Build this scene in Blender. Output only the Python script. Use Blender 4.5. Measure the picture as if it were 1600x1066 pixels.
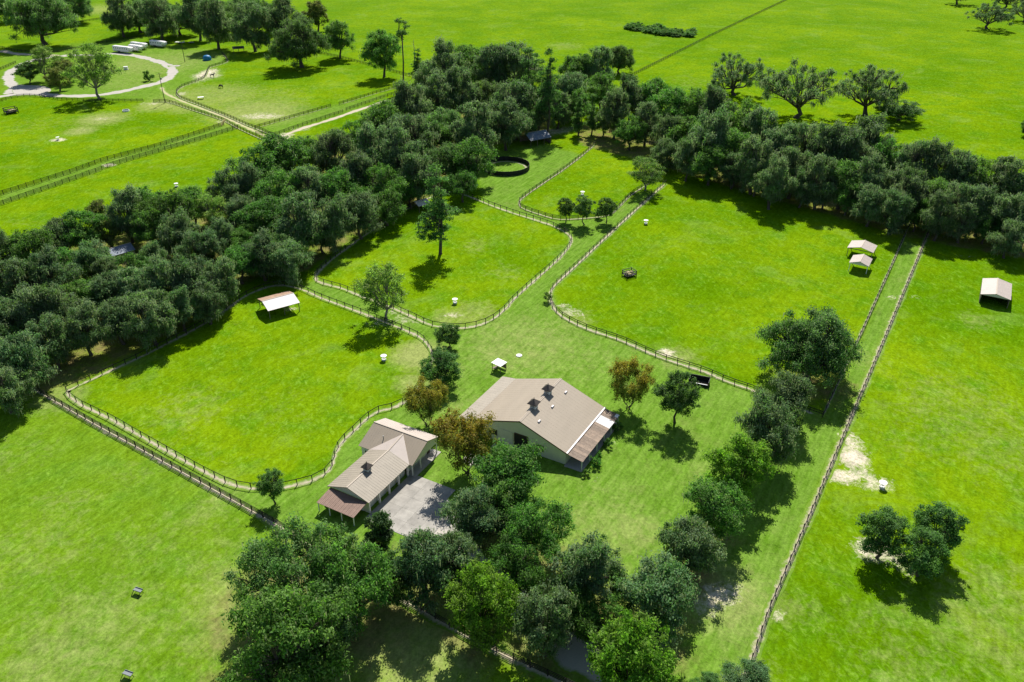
import bpy, math, random
import numpy as np
from mathutils import Vector, Matrix

# ------------------------------------------------------------------ clean
for o in list(bpy.data.objects):
    bpy.data.objects.remove(o)
S = bpy.context.scene
COL = S.collection
rnd = random.Random(7)
R = math.radians

# ------------------------------------------------------------------ camera
CAM_H, FPX, YH = 105.0, 1300.0, -224.0          # height (m), focal length and horizon row in photo pixels (1600 x 1066)
PITCH = math.atan((533 - YH) / FPX)
cam = bpy.data.cameras.new('camera')
cam.sensor_width = 36.0
cam.lens = FPX / 1600 * 36
cam.clip_start = 1.0
cam.clip_end = 20000
camo = bpy.data.objects.new('camera', cam)
camo.location = (0, 0, CAM_H)
camo.rotation_euler = (math.pi / 2 - PITCH, 0, 0)
COL.objects.link(camo)
S.camera = camo

# ------------------------------------------------------------------ sky, sun, exposure
SUN_AZ, SUN_EL = R(9), R(48)
w = bpy.data.worlds.new('World')
S.world = w
w.use_nodes = True
wn = w.node_tree
sky = wn.nodes.new('ShaderNodeTexSky')
sky.sky_type = 'NISHITA'
sky.sun_disc = False
sky.sun_elevation = SUN_EL
sky.sun_rotation = SUN_AZ
sky.air_density = 1.0
sky.dust_density = 0.6
bg = wn.nodes['Background']
bg.inputs['Strength'].default_value = 0.072
wn.links.new(sky.outputs[0], bg.inputs[0])
sun = bpy.data.lights.new('sun', 'SUN')
sun.energy = 4.6
sun.angle = R(0.53)
sun.color = (1.0, 0.955, 0.88)
suno = bpy.data.objects.new('sun', sun)
sd = Vector((math.sin(SUN_AZ) * math.cos(SUN_EL), math.cos(SUN_AZ) * math.cos(SUN_EL), math.sin(SUN_EL)))
suno.rotation_euler = sd.to_track_quat('Z', 'Y').to_euler()
suno.location = (0, 0, 300)
COL.objects.link(suno)
S.view_settings.view_transform = 'Standard'
S.view_settings.look = 'None'
S.view_settings.gamma = 1.0
S.view_settings.use_curve_mapping = False
S.view_settings.exposure = 0.62

# ------------------------------------------------------------------ pixel <-> place
CP, SP = math.cos(PITCH), math.sin(PITCH)


def G(x, y, z=0.0):
    """photo pixel -> point where its ray meets the level z"""
    a = (x - 800) / FPX
    b = (y - 533) / FPX
    dy = CP - b * SP
    dz = -SP - b * CP
    t = (z - CAM_H) / dz
    return Vector((a * t, dy * t, z))


def PX(p):
    d = Vector(p) - Vector((0, 0, CAM_H))
    zc = d.y * CP - d.z * SP
    return (800 + FPX * d.x / zc, 533 - FPX * (d.y * SP + d.z * CP) / zc, FPX / zc)


# ------------------------------------------------------------------ materials
MATS = {}


def nodes_of(m):
    m.use_nodes = True
    nt = m.node_tree
    return nt, nt.nodes, nt.links, nt.nodes['Principled BSDF']


def mat(name, col, rough=0.7, var=0.12, scale=3.0, metal=0.0, bump=0.0, spec=0.3, streak=None, objvar=0.0):
    """plain procedural surface: colour with two scales of noise wear"""
    if name in MATS:
        return MATS[name]
    m = bpy.data.materials.new(name)
    nt, N, L, b = nodes_of(m)
    tc = N.new('ShaderNodeTexCoord')
    mp = N.new('ShaderNodeMapping')
    L.new(tc.outputs['Object'], mp.inputs[0])
    if streak:
        mp.inputs['Scale'].default_value = streak
    n1 = N.new('ShaderNodeTexNoise')
    n1.inputs['Scale'].default_value = scale
    n1.inputs['Detail'].default_value = 6
    n1.inputs['Roughness'].default_value = 0.65
    L.new(mp.outputs[0], n1.inputs[0])
    mr = N.new('ShaderNodeMapRange')
    mr.inputs[1].default_value = 0.3
    mr.inputs[2].default_value = 0.7
    mr.inputs[3].default_value = 1 - var
    mr.inputs[4].default_value = 1 + var
    L.new(n1.outputs[0], mr.inputs[0])
    mul = N.new('ShaderNodeVectorMath')
    mul.operation = 'SCALE'
    mul.inputs[0].default_value = col
    fac = mr.outputs[0]
    if objvar:
        oi = N.new('ShaderNodeObjectInfo')
        mo = N.new('ShaderNodeMapRange')
        mo.inputs[3].default_value = 1 - objvar
        mo.inputs[4].default_value = 1 + objvar
        L.new(oi.outputs['Random'], mo.inputs[0])
        mm = N.new('ShaderNodeMath')
        mm.operation = 'MULTIPLY'
        L.new(fac, mm.inputs[0])
        L.new(mo.outputs[0], mm.inputs[1])
        fac = mm.outputs[0]
    L.new(fac, mul.inputs['Scale'])
    L.new(mul.outputs[0], b.inputs['Base Color'])
    b.inputs['Roughness'].default_value = rough
    b.inputs['Metallic'].default_value = metal
    b.inputs['Specular IOR Level'].default_value = spec
    if bump:
        bp = N.new('ShaderNodeBump')
        bp.inputs['Strength'].default_value = bump
        bp.inputs['Distance'].default_value = 0.05
        L.new(n1.outputs[0], bp.inputs['Height'])
        L.new(bp.outputs[0], b.inputs['Normal'])
    MATS[name] = m
    return m


def noise(N, L, vec, scale, detail=4, rough=0.6, dist=0.0):
    n = N.new('ShaderNodeTexNoise')
    n.inputs['Scale'].default_value = scale
    n.inputs['Detail'].default_value = detail
    n.inputs['Roughness'].default_value = rough
    n.inputs['Distortion'].default_value = dist
    L.new(vec, n.inputs['Vector'])
    return n.outputs[0]


def remap(N, L, v, a, b, c=0.0, d=1.0):
    m = N.new('ShaderNodeMapRange')
    m.inputs[1].default_value = a
    m.inputs[2].default_value = b
    m.inputs[3].default_value = c
    m.inputs[4].default_value = d
    L.new(v, m.inputs[0])
    return m.outputs[0]


def mixc(N, L, f, a, b):
    m = N.new('ShaderNodeMix')
    m.data_type = 'RGBA'
    for sock, v in ((m.inputs[0], f), (m.inputs[6], a), (m.inputs[7], b)):
        if hasattr(v, 'node'):
            L.new(v, sock)
        elif isinstance(v, (int, float)):
            sock.default_value = v
        else:
            sock.default_value = (*v, 1)
    return m.outputs[2]


def math2(N, L, op, a, b):
    m = N.new('ShaderNodeMath')
    m.operation = op
    for i, v in enumerate((a, b)):
        if hasattr(v, 'node'):
            L.new(v, m.inputs[i])
        else:
            m.inputs[i].default_value = v
    return m.outputs[0]


LUSH_A, LUSH_B = (0.088, 0.190, 0.0010), (0.166, 0.268, 0.0030)
LUSH_C = (0.070, 0.192, 0.0050)
LAWN_A, LAWN_B = (0.098, 0.210, 0.013), (0.158, 0.262, 0.040)
SAND = (0.60, 0.53, 0.41)


def grass_colour(N, L, pos, zone=None):
    """returns (colour, height) sockets: pasture, mown lawn, dry grass, bare sand and leaf litter"""
    mp = N.new('ShaderNodeMapping')                     # mower / grain direction of the farm (60 degrees)
    mp.vector_type = 'TEXTURE'
    mp.inputs['Rotation'].default_value = (0, 0, R(60))
    mp.inputs['Scale'].default_value = (6.0, 1.0, 1.0)
    L.new(pos, mp.inputs[0])
    mp2 = N.new('ShaderNodeMapping')
    mp2.vector_type = 'TEXTURE'
    mp2.inputs['Rotation'].default_value = (0, 0, R(100))
    mp2.inputs['Scale'].default_value = (1.7, 1.0, 1.0)
    L.new(pos, mp2.inputs[0])
    big = noise(N, L, pos, 0.018, 4, 0.6, 0.4)
    mid = noise(N, L, pos, 0.12, 5, 0.68, 0.3)
    clump = noise(N, L, mp2.outputs[0], 0.85, 5, 0.75, 0.8)
    fine = noise(N, L, pos, 1.9, 3, 0.75)
    grain = noise(N, L, mp.outputs[0], 1.2, 4, 0.65)
    c = mixc(N, L, remap(N, L, big, 0.36, 0.64), LUSH_A, LUSH_B)
    c = mixc(N, L, remap(N, L, mid, 0.46, 0.72, 0, 0.85), c, LUSH_C)
    c = mixc(N, L, remap(N, L, noise(N, L, pos, 0.05, 6, 0.72, 0.6), 0.54, 0.76, 0, 0.65), c, (0.185, 0.290, 0.055))
    # paler seed heads and weeds in clumps
    weed = math2(N, L, 'MULTIPLY', remap(N, L, clump, 0.52, 0.74), remap(N, L, mid, 0.40, 0.60, 0.15, 0.9))
    c = mixc(N, L, weed, c, (0.190, 0.300, 0.040))
    if zone is not None:
        sep = N.new('ShaderNodeSeparateColor')
        L.new(zone.outputs['Color'], sep.inputs[0])
        lawn, sand, dry, litter = sep.outputs[0], sep.outputs[1], sep.outputs[2], zone.outputs['Alpha']
        wave = N.new('ShaderNodeTexWave')
        wave.inputs['Scale'].default_value = 0.16
        wave.inputs['Distortion'].default_value = 2.5
        wave.inputs['Detail'].default_value = 3
        wave.inputs['Detail Scale'].default_value = 0.35
        mp3 = N.new('ShaderNodeMapping')
        mp3.inputs['Rotation'].default_value = (0, 0, R(30))      # stripes across the lane direction
        L.new(pos, mp3.inputs[0])
        L.new(mp3.outputs[0], wave.inputs[0])
        lf = math2(N, L, 'ADD', math2(N, L, 'MULTIPLY', grain, 0.85), math2(N, L, 'MULTIPLY', mid, 0.55))
        lf = math2(N, L, 'ADD', lf, math2(N, L, 'MULTIPLY', wave.outputs['Fac'], 0.10))
        lc = mixc(N, L, remap(N, L, lf, 0.52, 1.0), LAWN_A, LAWN_B)
        lc = mixc(N, L, remap(N, L, noise(N, L, pos, 0.09, 4, 0.7), 0.55, 0.8, 0, 0.6), lc, (0.205, 0.228, 0.070))
        c = mixc(N, L, lawn, c, lc)
        dn = math2(N, L, 'ADD', dry, math2(N, L, 'MULTIPLY', math2(N, L, 'SUBTRACT', noise(N, L, pos, 0.45, 5, 0.75, 0.5), 0.5), 1.3))
        c = mixc(N, L, remap(N, L, dn, 0.25, 0.85, 0, 0.85), c, (0.275, 0.31, 0.10))
        ln = math2(N, L, 'ADD', litter, math2(N, L, 'MULTIPLY', math2(N, L, 'SUBTRACT', noise(N, L, pos, 0.22, 5, 0.7), 0.5), 1.5))
        c = mixc(N, L, remap(N, L, ln, 0.35, 0.95, 0, 0.9), c, (0.21, 0.155, 0.075))
        sn = math2(N, L, 'ADD', sand, math2(N, L, 'MULTIPLY', math2(N, L, 'SUBTRACT', noise(N, L, pos, 0.75, 7, 0.85, 0.8), 0.5), 2.2))
        sf = remap(N, L, sn, 0.45, 0.9)
        sf = math2(N, L, 'MULTIPLY', sf, remap(N, L, sand, 0.02, 0.2))
        c = mixc(N, L, sf, c, SAND)
    v = math2(N, L, 'ADD', remap(N, L, fine, 0.25, 0.75, 0.70, 1.30), remap(N, L, grain, 0.3, 0.7, -0.15, 0.15))
    v = math2(N, L, 'ADD', v, remap(N, L, clump, 0.3, 0.7, -0.20, 0.20))
    v = math2(N, L, 'ADD', v, remap(N, L, noise(N, L, pos, 0.28, 4, 0.7, 0.5), 0.3, 0.7, -0.10, 0.10))
    sc = N.new('ShaderNodeVectorMath')
    sc.operation = 'SCALE'
    L.new(c, sc.inputs[0])
    L.new(v, sc.inputs['Scale'])
    h = math2(N, L, 'ADD', math2(N, L, 'MULTIPLY', clump, 0.7), math2(N, L, 'MULTIPLY', fine, 0.35))
    return sc.outputs[0], h


def ground_mat():
    m = bpy.data.materials.new('grass_ground')
    nt, N, L, b = nodes_of(m)
    geo = N.new('ShaderNodeNewGeometry')
    z = N.new('ShaderNodeVertexColor')
    z.layer_name = 'zone'
    c, h = grass_colour(N, L, geo.outputs['Position'], z)
    L.new(c, b.inputs['Base Color'])
    b.inputs['Roughness'].default_value = 0.95
    b.inputs['Specular IOR Level'].default_value = 0.0
    bp = N.new('ShaderNodeBump')
    bp.inputs['Strength'].default_value = 0.55
    bp.inputs['Distance'].default_value = 0.35
    L.new(h, bp.inputs['Height'])
    L.new(bp.outputs[0], b.inputs['Normal'])
    return m


def path_mat(name, c0, c1, lo, hi, wob=1.2, sc=0.6, verge=0.55):
    """ribbon lying in the grass: vertex layer 'edge' is 1 in the middle and 0 at the border"""
    m = bpy.data.materials.new(name)
    nt, N, L, b = nodes_of(m)
    geo = N.new('ShaderNodeNewGeometry')
    pos = geo.outputs['Position']
    e = N.new('ShaderNodeVertexColor')
    e.layer_name = 'edge'
    sep = N.new('ShaderNodeSeparateColor')
    L.new(e.outputs['Color'], sep.inputs[0])
    g, h = grass_colour(N, L, pos)
    g = mixc(N, L, verge, g, LAWN_B)
    n = noise(N, L, pos, sc, 6, 0.75, 0.4)
    f = math2(N, L, 'ADD', sep.outputs[0], math2(N, L, 'MULTIPLY', math2(N, L, 'SUBTRACT', n, 0.5), wob))
    p = mixc(N, L, remap(N, L, noise(N, L, pos, 0.35, 6, 0.7), 0.3, 0.7), c0, c1)
    p = mixc(N, L, remap(N, L, noise(N, L, pos, 3.0, 4, 0.7), 0.45, 0.75, 0, 0.35), p, tuple(v * 0.55 for v in c0))
    L.new(mixc(N, L, remap(N, L, f, lo, hi), g, p), b.inputs['Base Color'])
    b.inputs['Roughness'].default_value = 0.92
    b.inputs['Specular IOR Level'].default_value = 0.1
    bp = N.new('ShaderNodeBump')
    bp.inputs['Strength'].default_value = 0.4
    bp.inputs['Distance'].default_value = 0.12
    L.new(n, bp.inputs['Height'])
    L.new(bp.outputs[0], b.inputs['Normal'])
    return m


def leaf_mat(name, trans=0.48):
    m = bpy.data.materials.new(name)
    nt, N, L, b = nodes_of(m)
    a = N.new('ShaderNodeVertexColor')
    a.layer_name = 'tint'
    oi = N.new('ShaderNodeObjectInfo')
    hs = N.new('ShaderNodeHueSaturation')
    L.new(a.outputs['Color'], hs.inputs['Color'])
    L.new(remap(N, L, oi.outputs['Random'], 0, 1, 0.487, 0.510), hs.inputs['Hue'])
    r2 = math2(N, L, 'FRACT', math2(N, L, 'MULTIPLY', oi.outputs['Random'], 7.31), 0)
    L.new(remap(N, L, r2, 0, 1, 0.84, 1.2), hs.inputs['Value'])
    L.new(hs.outputs[0], b.inputs['Base Color'])
    b.inputs['Roughness'].default_value = 0.6
    b.inputs['Specular IOR Level'].default_value = 0.14
    t = N.new('ShaderNodeBsdfTranslucent')
    tc = N.new('ShaderNodeVectorMath')
    tc.operation = 'MULTIPLY'
    L.new(hs.outputs[0], tc.inputs[0])
    tc.inputs[1].default_value = (1.45, 1.6, 0.85)
    L.new(tc.outputs[0], t.inputs[0])
    mx = N.new('ShaderNodeMixShader')
    mx.inputs[0].default_value = trans
    L.new(b.outputs[0], mx.inputs[1])
    L.new(t.outputs[0], mx.inputs[2])
    L.new(mx.outputs[0], N['Material Output'].inputs['Surface'])
    return m


LEAF = leaf_mat('foliage')
BARK = mat('bark', (0.085, 0.07, 0.055), 0.9, 0.35, 1.5, bump=0.5)
BARK_PALE = mat('bark_pale', (0.22, 0.20, 0.17), 0.9, 0.3, 1.5, bump=0.5)
FENCE = mat('fence_wood', (0.019, 0.016, 0.014), 0.75, 0.35, 2.0, objvar=0.35)
FENCE_GREY = mat('fence_wood_worn', (0.042, 0.037, 0.032), 0.8, 0.4, 2.0, objvar=0.45)
WIRE = mat('fence_wire', (0.10, 0.10, 0.10), 0.5, 0.1)
ROOF_TAN = mat('roof_tan_metal', (0.318, 0.262, 0.193), 0.55, 0.06, 0.5, spec=0.4, streak=(0.3, 1, 1))
ROOF_TAN2 = mat('roof_tan_old', (0.305, 0.262, 0.200), 0.58, 0.10, 0.6, spec=0.4)
ROOF_PINK = mat('roof_pale_metal', (0.44, 0.375, 0.325), 0.5, 0.08, 0.5, spec=0.4)
ROOF_RUST = mat('roof_brown_panel', (0.30, 0.215, 0.150), 0.6, 0.25, 1.2, spec=0.35, objvar=0.32)
ROOF_BROWN = mat('porch_roof_brown', (0.235, 0.150, 0.112), 0.6, 0.2, 1.0, spec=0.35)
ROOF_DARK = mat('cupola_roof_dark', (0.075, 0.062, 0.052), 0.5, 0.15, 2)
TRIM = mat('roof_trim_pale', (0.44, 0.37, 0.29), 0.55, 0.05)
PALE_METAL = mat('white_metal_roof', (0.60, 0.545, 0.53), 0.45, 0.08, 1.2)
RUSTY = mat('rusty_metal_roof', (0.36, 0.235, 0.16), 0.65, 0.22, 1.0)
CREAM = mat('cream_siding', (0.68, 0.66, 0.56), 0.75, 0.05, 1.0)
WHITE = mat('white_paint', (0.78, 0.77, 0.74), 0.5, 0.05, 2.0)
WHITE_PANEL = mat('translucent_white_panel', (0.80, 0.79, 0.76), 0.45, 0.06, 1.0)
DARK = mat('dark_opening', (0.02, 0.02, 0.022), 0.6, 0.2)
GLASS = mat('window_glass', (0.03, 0.04, 0.045), 0.08, 0.1, spec=0.6)
BROWN = mat('brown_frame', (0.10, 0.055, 0.035), 0.6, 0.2)
CONC = mat('concrete', (0.38, 0.355, 0.32), 0.9, 0.18, 0.8, bump=0.2)
BLACK = mat('black_panel', (0.014, 0.016, 0.018), 0.6, 0.3)
RUBBER = mat('tyre_rubber', (0.02, 0.02, 0.02), 0.8, 0.2)
STEEL = mat('grey_steel', (0.25, 0.27, 0.28), 0.4, 0.15, metal=0.4)
BLUE_ROOF = mat('blue_grey_roof_shaded', (0.13, 0.17, 0.225), 0.5, 0.3, 0.8, spec=0.5)  # blue-grey metal, its colour darkened to stand for tree shade on the hut
BLUE = mat('blue_tarp', (0.012, 0.17, 0.36), 0.5, 0.2, 1.5)
HAY = mat('hay', (0.42, 0.36, 0.19), 0.95, 0.3, 6, bump=0.6)
WOOD = mat('weathered_wood', (0.17, 0.14, 0.11), 0.85, 0.3, 2, objvar=0.2)
NEWWOOD = mat('yellow_pine_board', (0.52, 0.42, 0.17), 0.7, 0.15, 2)
HORSE_D = mat('dark_horse_coat', (0.022, 0.017, 0.014), 0.6, 0.25)
HORSE_G = mat('grey_horse_coat', (0.20, 0.18, 0.165), 0.65, 0.25)
CARPORT_GREEN = mat('carport_green', (0.03, 0.05, 0.06), 0.5, 0.2)  # dark green roof colour of the carport


# ------------------------------------------------------------------ mesh helpers
def link(name, me, m=None, parent=None, loc=None, rotz=None, scale=None):
    o = bpy.data.objects.new(name, me)
    COL.objects.link(o)
    if m is not None and me is not None and not me.materials:
        me.materials.append(m)
    if parent is not None:
        o.parent = parent
    if loc is not None:
        o.location = loc
    if rotz is not None:
        o.rotation_euler = (0, 0, rotz)
    if scale is not None:
        o.scale = scale
    return o


def tag(o, label, cat, group=None):
    o['label'] = label
    o['category'] = cat
    if group:
        o['group'] = group
    return o


def thing(name, label, cat, loc, rotz=0.0, group=None):
    o = bpy.data.objects.new(name, None)
    o.empty_display_size = 0.5
    COL.objects.link(o)
    o.location = loc
    o.rotation_euler = (0, 0, rotz)
    return tag(o, label, cat, group)


class MB:
    def __init__(self):
        self.v, self.f = [], []

    def add(self, vs, fs):
        n = len(self.v)
        self.v += [tuple(p) for p in vs]
        self.f += [tuple(i + n for i in q) for q in fs]
        return self

    def box(self, c, s, rz=0.0, ry=0.0, taper=1.0):
        m = Matrix.Rotation(rz, 3, 'Z') @ Matrix.Rotation(ry, 3, 'Y')
        vs = []
        for z in (-.5, .5):
            k = taper if z > 0 else 1.0
            for x, y in ((-.5, -.5), (.5, -.5), (.5, .5), (-.5, .5)):
                vs.append(Vector(c) + m @ Vector((x * s[0] * k, y * s[1] * k, z * s[2])))
        return self.add(vs, [(3, 2, 1, 0), (4, 5, 6, 7), (0, 1, 5, 4), (1, 2, 6, 5), (2, 3, 7, 6), (3, 0, 4, 7)])

    def slab(self, pts, t):
        """polygon (counter-clockwise from outside) with thickness t behind it"""
        pts = [Vector(p) for p in pts]
        n = (pts[1] - pts[0]).cross(pts[2] - pts[0]).normalized()
        k = len(pts)
        vs = pts + [p - n * t for p in pts]
        fs = [tuple(range(k)), tuple(range(2 * k - 1, k - 1, -1))]
        fs += [(i, k + i, k + (i + 1) % k, (i + 1) % k) for i in range(k)]
        return self.add(vs, fs)

    def bar(self, a, b, wd, ht, up=(0, 0, 1)):
        a, b = Vector(a), Vector(b)
        d = (b - a).normalized()
        s = d.cross(Vector(up))
        s = s.normalized() if s.length > 1e-4 else Vector((1, 0, 0))
        u = s.cross(d)
        vs = []
        for p in (a, b):
            for i, j in ((-.5, -.5), (.5, -.5), (.5, .5), (-.5, .5)):
                vs.append(p + s * i * wd + u * j * ht)
        return self.add(vs, [(0, 1, 2, 3), (7, 6, 5, 4), (0, 4, 5, 1), (1, 5, 6, 2), (2, 6, 7, 3), (3, 7, 4, 0)])

    def tube(self, pts, rad, n=6, cap=True):
        pts = [Vector(p) for p in pts]
        base = len(self.v)
        for i, p in enumerate(pts):
            d = (pts[min(i + 1, len(pts) - 1)] - pts[max(i - 1, 0)])
            d = d.normalized() if d.length > 1e-6 else Vector((0, 0, 1))
            s = d.cross(Vector((0.31, 0.95, 0.05)))
            s = s.normalized() if s.length > 1e-3 else Vector((1, 0, 0))
            u = s.cross(d)
            for k in range(n):
                a = 2 * math.pi * k / n
                self.v.append(tuple(p + (s * math.cos(a) + u * math.sin(a)) * rad[i]))
        for i in range(len(pts) - 1):
            for k in range(n):
                q = (k + 1) % n
                self.f.append((base + i * n + k, base + (i + 1) * n + k, base + (i + 1) * n + q, base + i * n + q))
        if cap:
            self.f.append(tuple(base + k for k in range(n)))
            self.f.append(tuple(base + (len(pts) - 1) * n + k for k in reversed(range(n))))
        return self

    def lathe(self, prof, n=16, c=(0, 0, 0)):
        base = len(self.v)
        for r, z in prof:
            for k in range(n):
                a = 2 * math.pi * k / n
                self.v.append((c[0] + r * math.cos(a), c[1] + r * math.sin(a), c[2] + z))
        for i in range(len(prof) - 1):
            for k in range(n):
                q = (k + 1) % n
                self.f.append((base + i * n + k, base + i * n + q, base + (i + 1) * n + q, base + (i + 1) * n + k))
        self.f.append(tuple(base + k for k in reversed(range(n))))
        self.f.append(tuple(base + (len(prof) - 1) * n + k for k in range(n)))
        return self

    def mesh(self, name, smooth=False):
        me = bpy.data.meshes.new(name)
        me.from_pydata(self.v, [], self.f)
        if smooth:
            me.shade_smooth()
        me.update()
        return me

    def build(self, name, m, parent=None, smooth=False, **k):
        return link(name, self.mesh(name, smooth), m, parent, **k)


UNIT = MB().box((0, 0, 0), (1, 1, 1)).mesh('unit_board')


def unit_mesh(m):
    """the shared unit box with one material (one mesh for each material)"""
    key = 'unit_' + m.name
    if key not in MATS:
        me = UNIT.copy()
        me.name = 'board'
        me.materials.append(m)
        MATS[key] = me
    return MATS[key]


def catmull(pts, closed=False, step=1.0):
    P = [Vector(p) for p in pts]
    n = len(P)
    out = []
    segs = n if closed else n - 1
    for i in range(segs):
        if closed:
            p0, p1, p2, p3 = P[(i - 1) % n], P[i], P[(i + 1) % n], P[(i + 2) % n]
        else:
            p0, p1, p2, p3 = P[max(i - 1, 0)], P[i], P[i + 1], P[min(i + 2, n - 1)]
        t0, t1 = (p2 - p0) * 0.5, (p3 - p1) * 0.5
        lim = (p2 - p1).length                            # keep long neighbours from swinging the curve
        t0 = t0 if t0.length < lim else t0.normalized() * lim
        t1 = t1 if t1.length < lim else t1.normalized() * lim
        k = max(2, int(lim / step))
        for j in range(k):
            t = j / k
            out.append(p1 * (2 * t ** 3 - 3 * t * t + 1) + t0 * (t ** 3 - 2 * t * t + t) + p2 * (-2 * t ** 3 + 3 * t * t) + t1 * (t ** 3 - t * t))
    out.append(P[0].copy() if closed else P[-1].copy())
    return out


def resample(pl, step):
    d = [0.0]
    for a, b in zip(pl, pl[1:]):
        d.append(d[-1] + (b - a).length)
    n = max(1, round(d[-1] / step))
    out, j = [], 0
    for i in range(n + 1):
        t = d[-1] * i / n
        while j < len(d) - 2 and d[j + 1] < t:
            j += 1
        s = d[j + 1] - d[j]
        out.append(pl[j].lerp(pl[j + 1], (t - d[j]) / s if s > 1e-9 else 0))
    return out


def gpts(px):
    return [G(x, y) for x, y in px]


# ================================================================== SETTING: ground
def steps(a, b, near0, near1, s, grow):
    xs = list(np.arange(near0, near1 + 1e-6, s))
    k = s
    while xs[-1] < b:
        k *= grow
        xs.append(xs[-1] + k)
    k = s
    while xs[0] > a:
        k *= grow
        xs.insert(0, xs[0] - k)
    return np.array(xs)


gx = steps(-5000, 5000, -200, 200, 1.25, 1.09)
gy = steps(-400, 9000, 55, 330, 1.25, 1.035)
XX, YY = np.meshgrid(gx, gy)


def inside(px):
    poly = [G(x, y) for x, y in px]
    r = np.zeros(XX.shape, bool)
    n = len(poly)
    for i in range(n):
        x0, y0, x1, y1 = poly[i].x, poly[i].y, poly[(i + 1) % n].x, poly[(i + 1) % n].y
        if y0 == y1:
            continue
        c = ((YY >= min(y0, y1)) & (YY < max(y0, y1)))
        xi = x0 + (YY - y0) / (y1 - y0) * (x1 - x0)
        r ^= c & (XX < xi)
    return r.astype(float)


def blur(a, k=1):
    for _ in range(k):
        p = np.pad(a, 1, mode='edge')
        a = (p[1:-1, 1:-1] * 2 + p[:-2, 1:-1] + p[2:, 1:-1] + p[1:-1, :-2] + p[1:-1, 2:]) / 6
    return a


def spot(mask, x, y, rx, ry=None, st=1.0):
    c = G(x, y)
    ry = ry or rx
    d = np.sqrt(((XX - c.x) / rx) ** 2 + ((YY - c.y) / ry) ** 2)
    np.maximum(mask, st * np.clip(1.5 - d, 0, 1), out=mask)


yard = [(104, 628), (200, 676), (300, 733), (400, 770), (470, 762), (515, 740), (531, 697), (567, 662), (610, 642), (640, 625),
        (672, 560), (660, 532), (600, 505), (470, 452), (492, 434), (570, 466), (670, 508), (720, 515), (772, 499), (850, 427), (893, 376),
        (870, 356), (755, 316), (740, 240), (850, 225), (912, 243), (820, 306), (813, 322), (870, 343), (950, 337), (1005, 298), (1018, 309), (907, 409), (862, 455),
        (870, 490), (970, 532), (1105, 584), (1185, 614), (1290, 650), (1413, 372), (1441, 386), (1267, 800), (1160, 1066), (1120, 1300), (950, 1300),
        (880, 1066), (650, 950), (435, 822), (195, 689), (92, 632)]
lawn = inside(yard)
for ring in ([(0, 305), (175, 248), (350, 195), (372, 200), (190, 255), (0, 320)],
             [(400, 201), (520, 165), (600, 147), (605, 151), (436, 211), (410, 207)],
             [(0, 150), (100, 150), (225, 157), (268, 158), (350, 190), (402, 207), (434, 220), (440, 210), (388, 196), (280, 150), (278, 141), (320, 125),
              (326, 108), (354, 98), (348, 84), (300, 75), (180, 60), (30, 82), (0, 90)]):
    np.maximum(lawn, inside(ring) * 0.85, out=lawn)
np.maximum(lawn, inside([(-300, 430), (62, 616), (195, 691), (435, 825), (650, 953), (880, 1070), (1000, 1300), (-600, 1300)]) * 0.32, out=lawn)
lawn = blur(lawn, 1)
far = np.clip((YY - 400) / 500, 0, 1) * 0.35
np.maximum(lawn, far, out=lawn)
# the near pasture is drier and paler towards the row of trees
dry = np.zeros(XX.shape)
for x, y, r, st in ((380, 930, 9, .55), (330, 985, 7, .4), (130, 1000, 12, .45), (60, 860, 10, .35), (80, 1040, 8, .5), (230, 845, 8, .3), (355, 880, 9, .35),
                    (640, 1010, 9, .75), (700, 1040, 6, .6), (560, 1050, 8, .5), (820, 540, 14, .5), (900, 560, 12, .35), (770, 545, 9, .35),
                    (655, 555, 6, .95), (645, 600, 4, .7), (1130, 930, 7, .7), (1500, 640, 15, .35), (1560, 700, 12, .35), (1430, 1000, 12, .3), (1550, 960, 12, .4),
                    (930, 830, 9, .45), (960, 790, 9, .3), (1110, 740, 7, .35), (985, 830, 5, .6), (900, 500, 5, .5), (1290, 560, 8, .25), (740, 490, 7, .55), (705, 497, 5, .6),
                    (160, 186, 10, .8), (125, 205, 6, .8), (400, 175, 22, .7), (330, 150, 24, .6), (420, 150, 18, .4), (250, 165, 10, .8), (290, 170, 9, .6), (60, 195, 14, .3),
                    (90, 620, 6, .6), (40, 700, 10, .25), (290, 640, 9, .35), (430, 640, 12, .2), (240, 100, 30, .55), (300, 90, 25, .45), (200, 130, 20, .4),
                    (340, 15, 30, .6), (150, 15, 25, .7), (885, 72, 12, .5), (1060, 560, 5, .6), (560, 760, 4, .3), (1080, 130, 15, .3)):
    spot(dry, x, y, r * 1.2, r * 1.2, st)
for k in range(130):                                     # scattered pale patches over all pastures
    x, y = rnd.uniform(-200, 1800), rnd.uniform(20, 1080)
    spot(dry, x, y, rnd.uniform(3, 11), rnd.uniform(3, 9), rnd.uniform(.12, .42))
sand = np.zeros(XX.shape)
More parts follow.
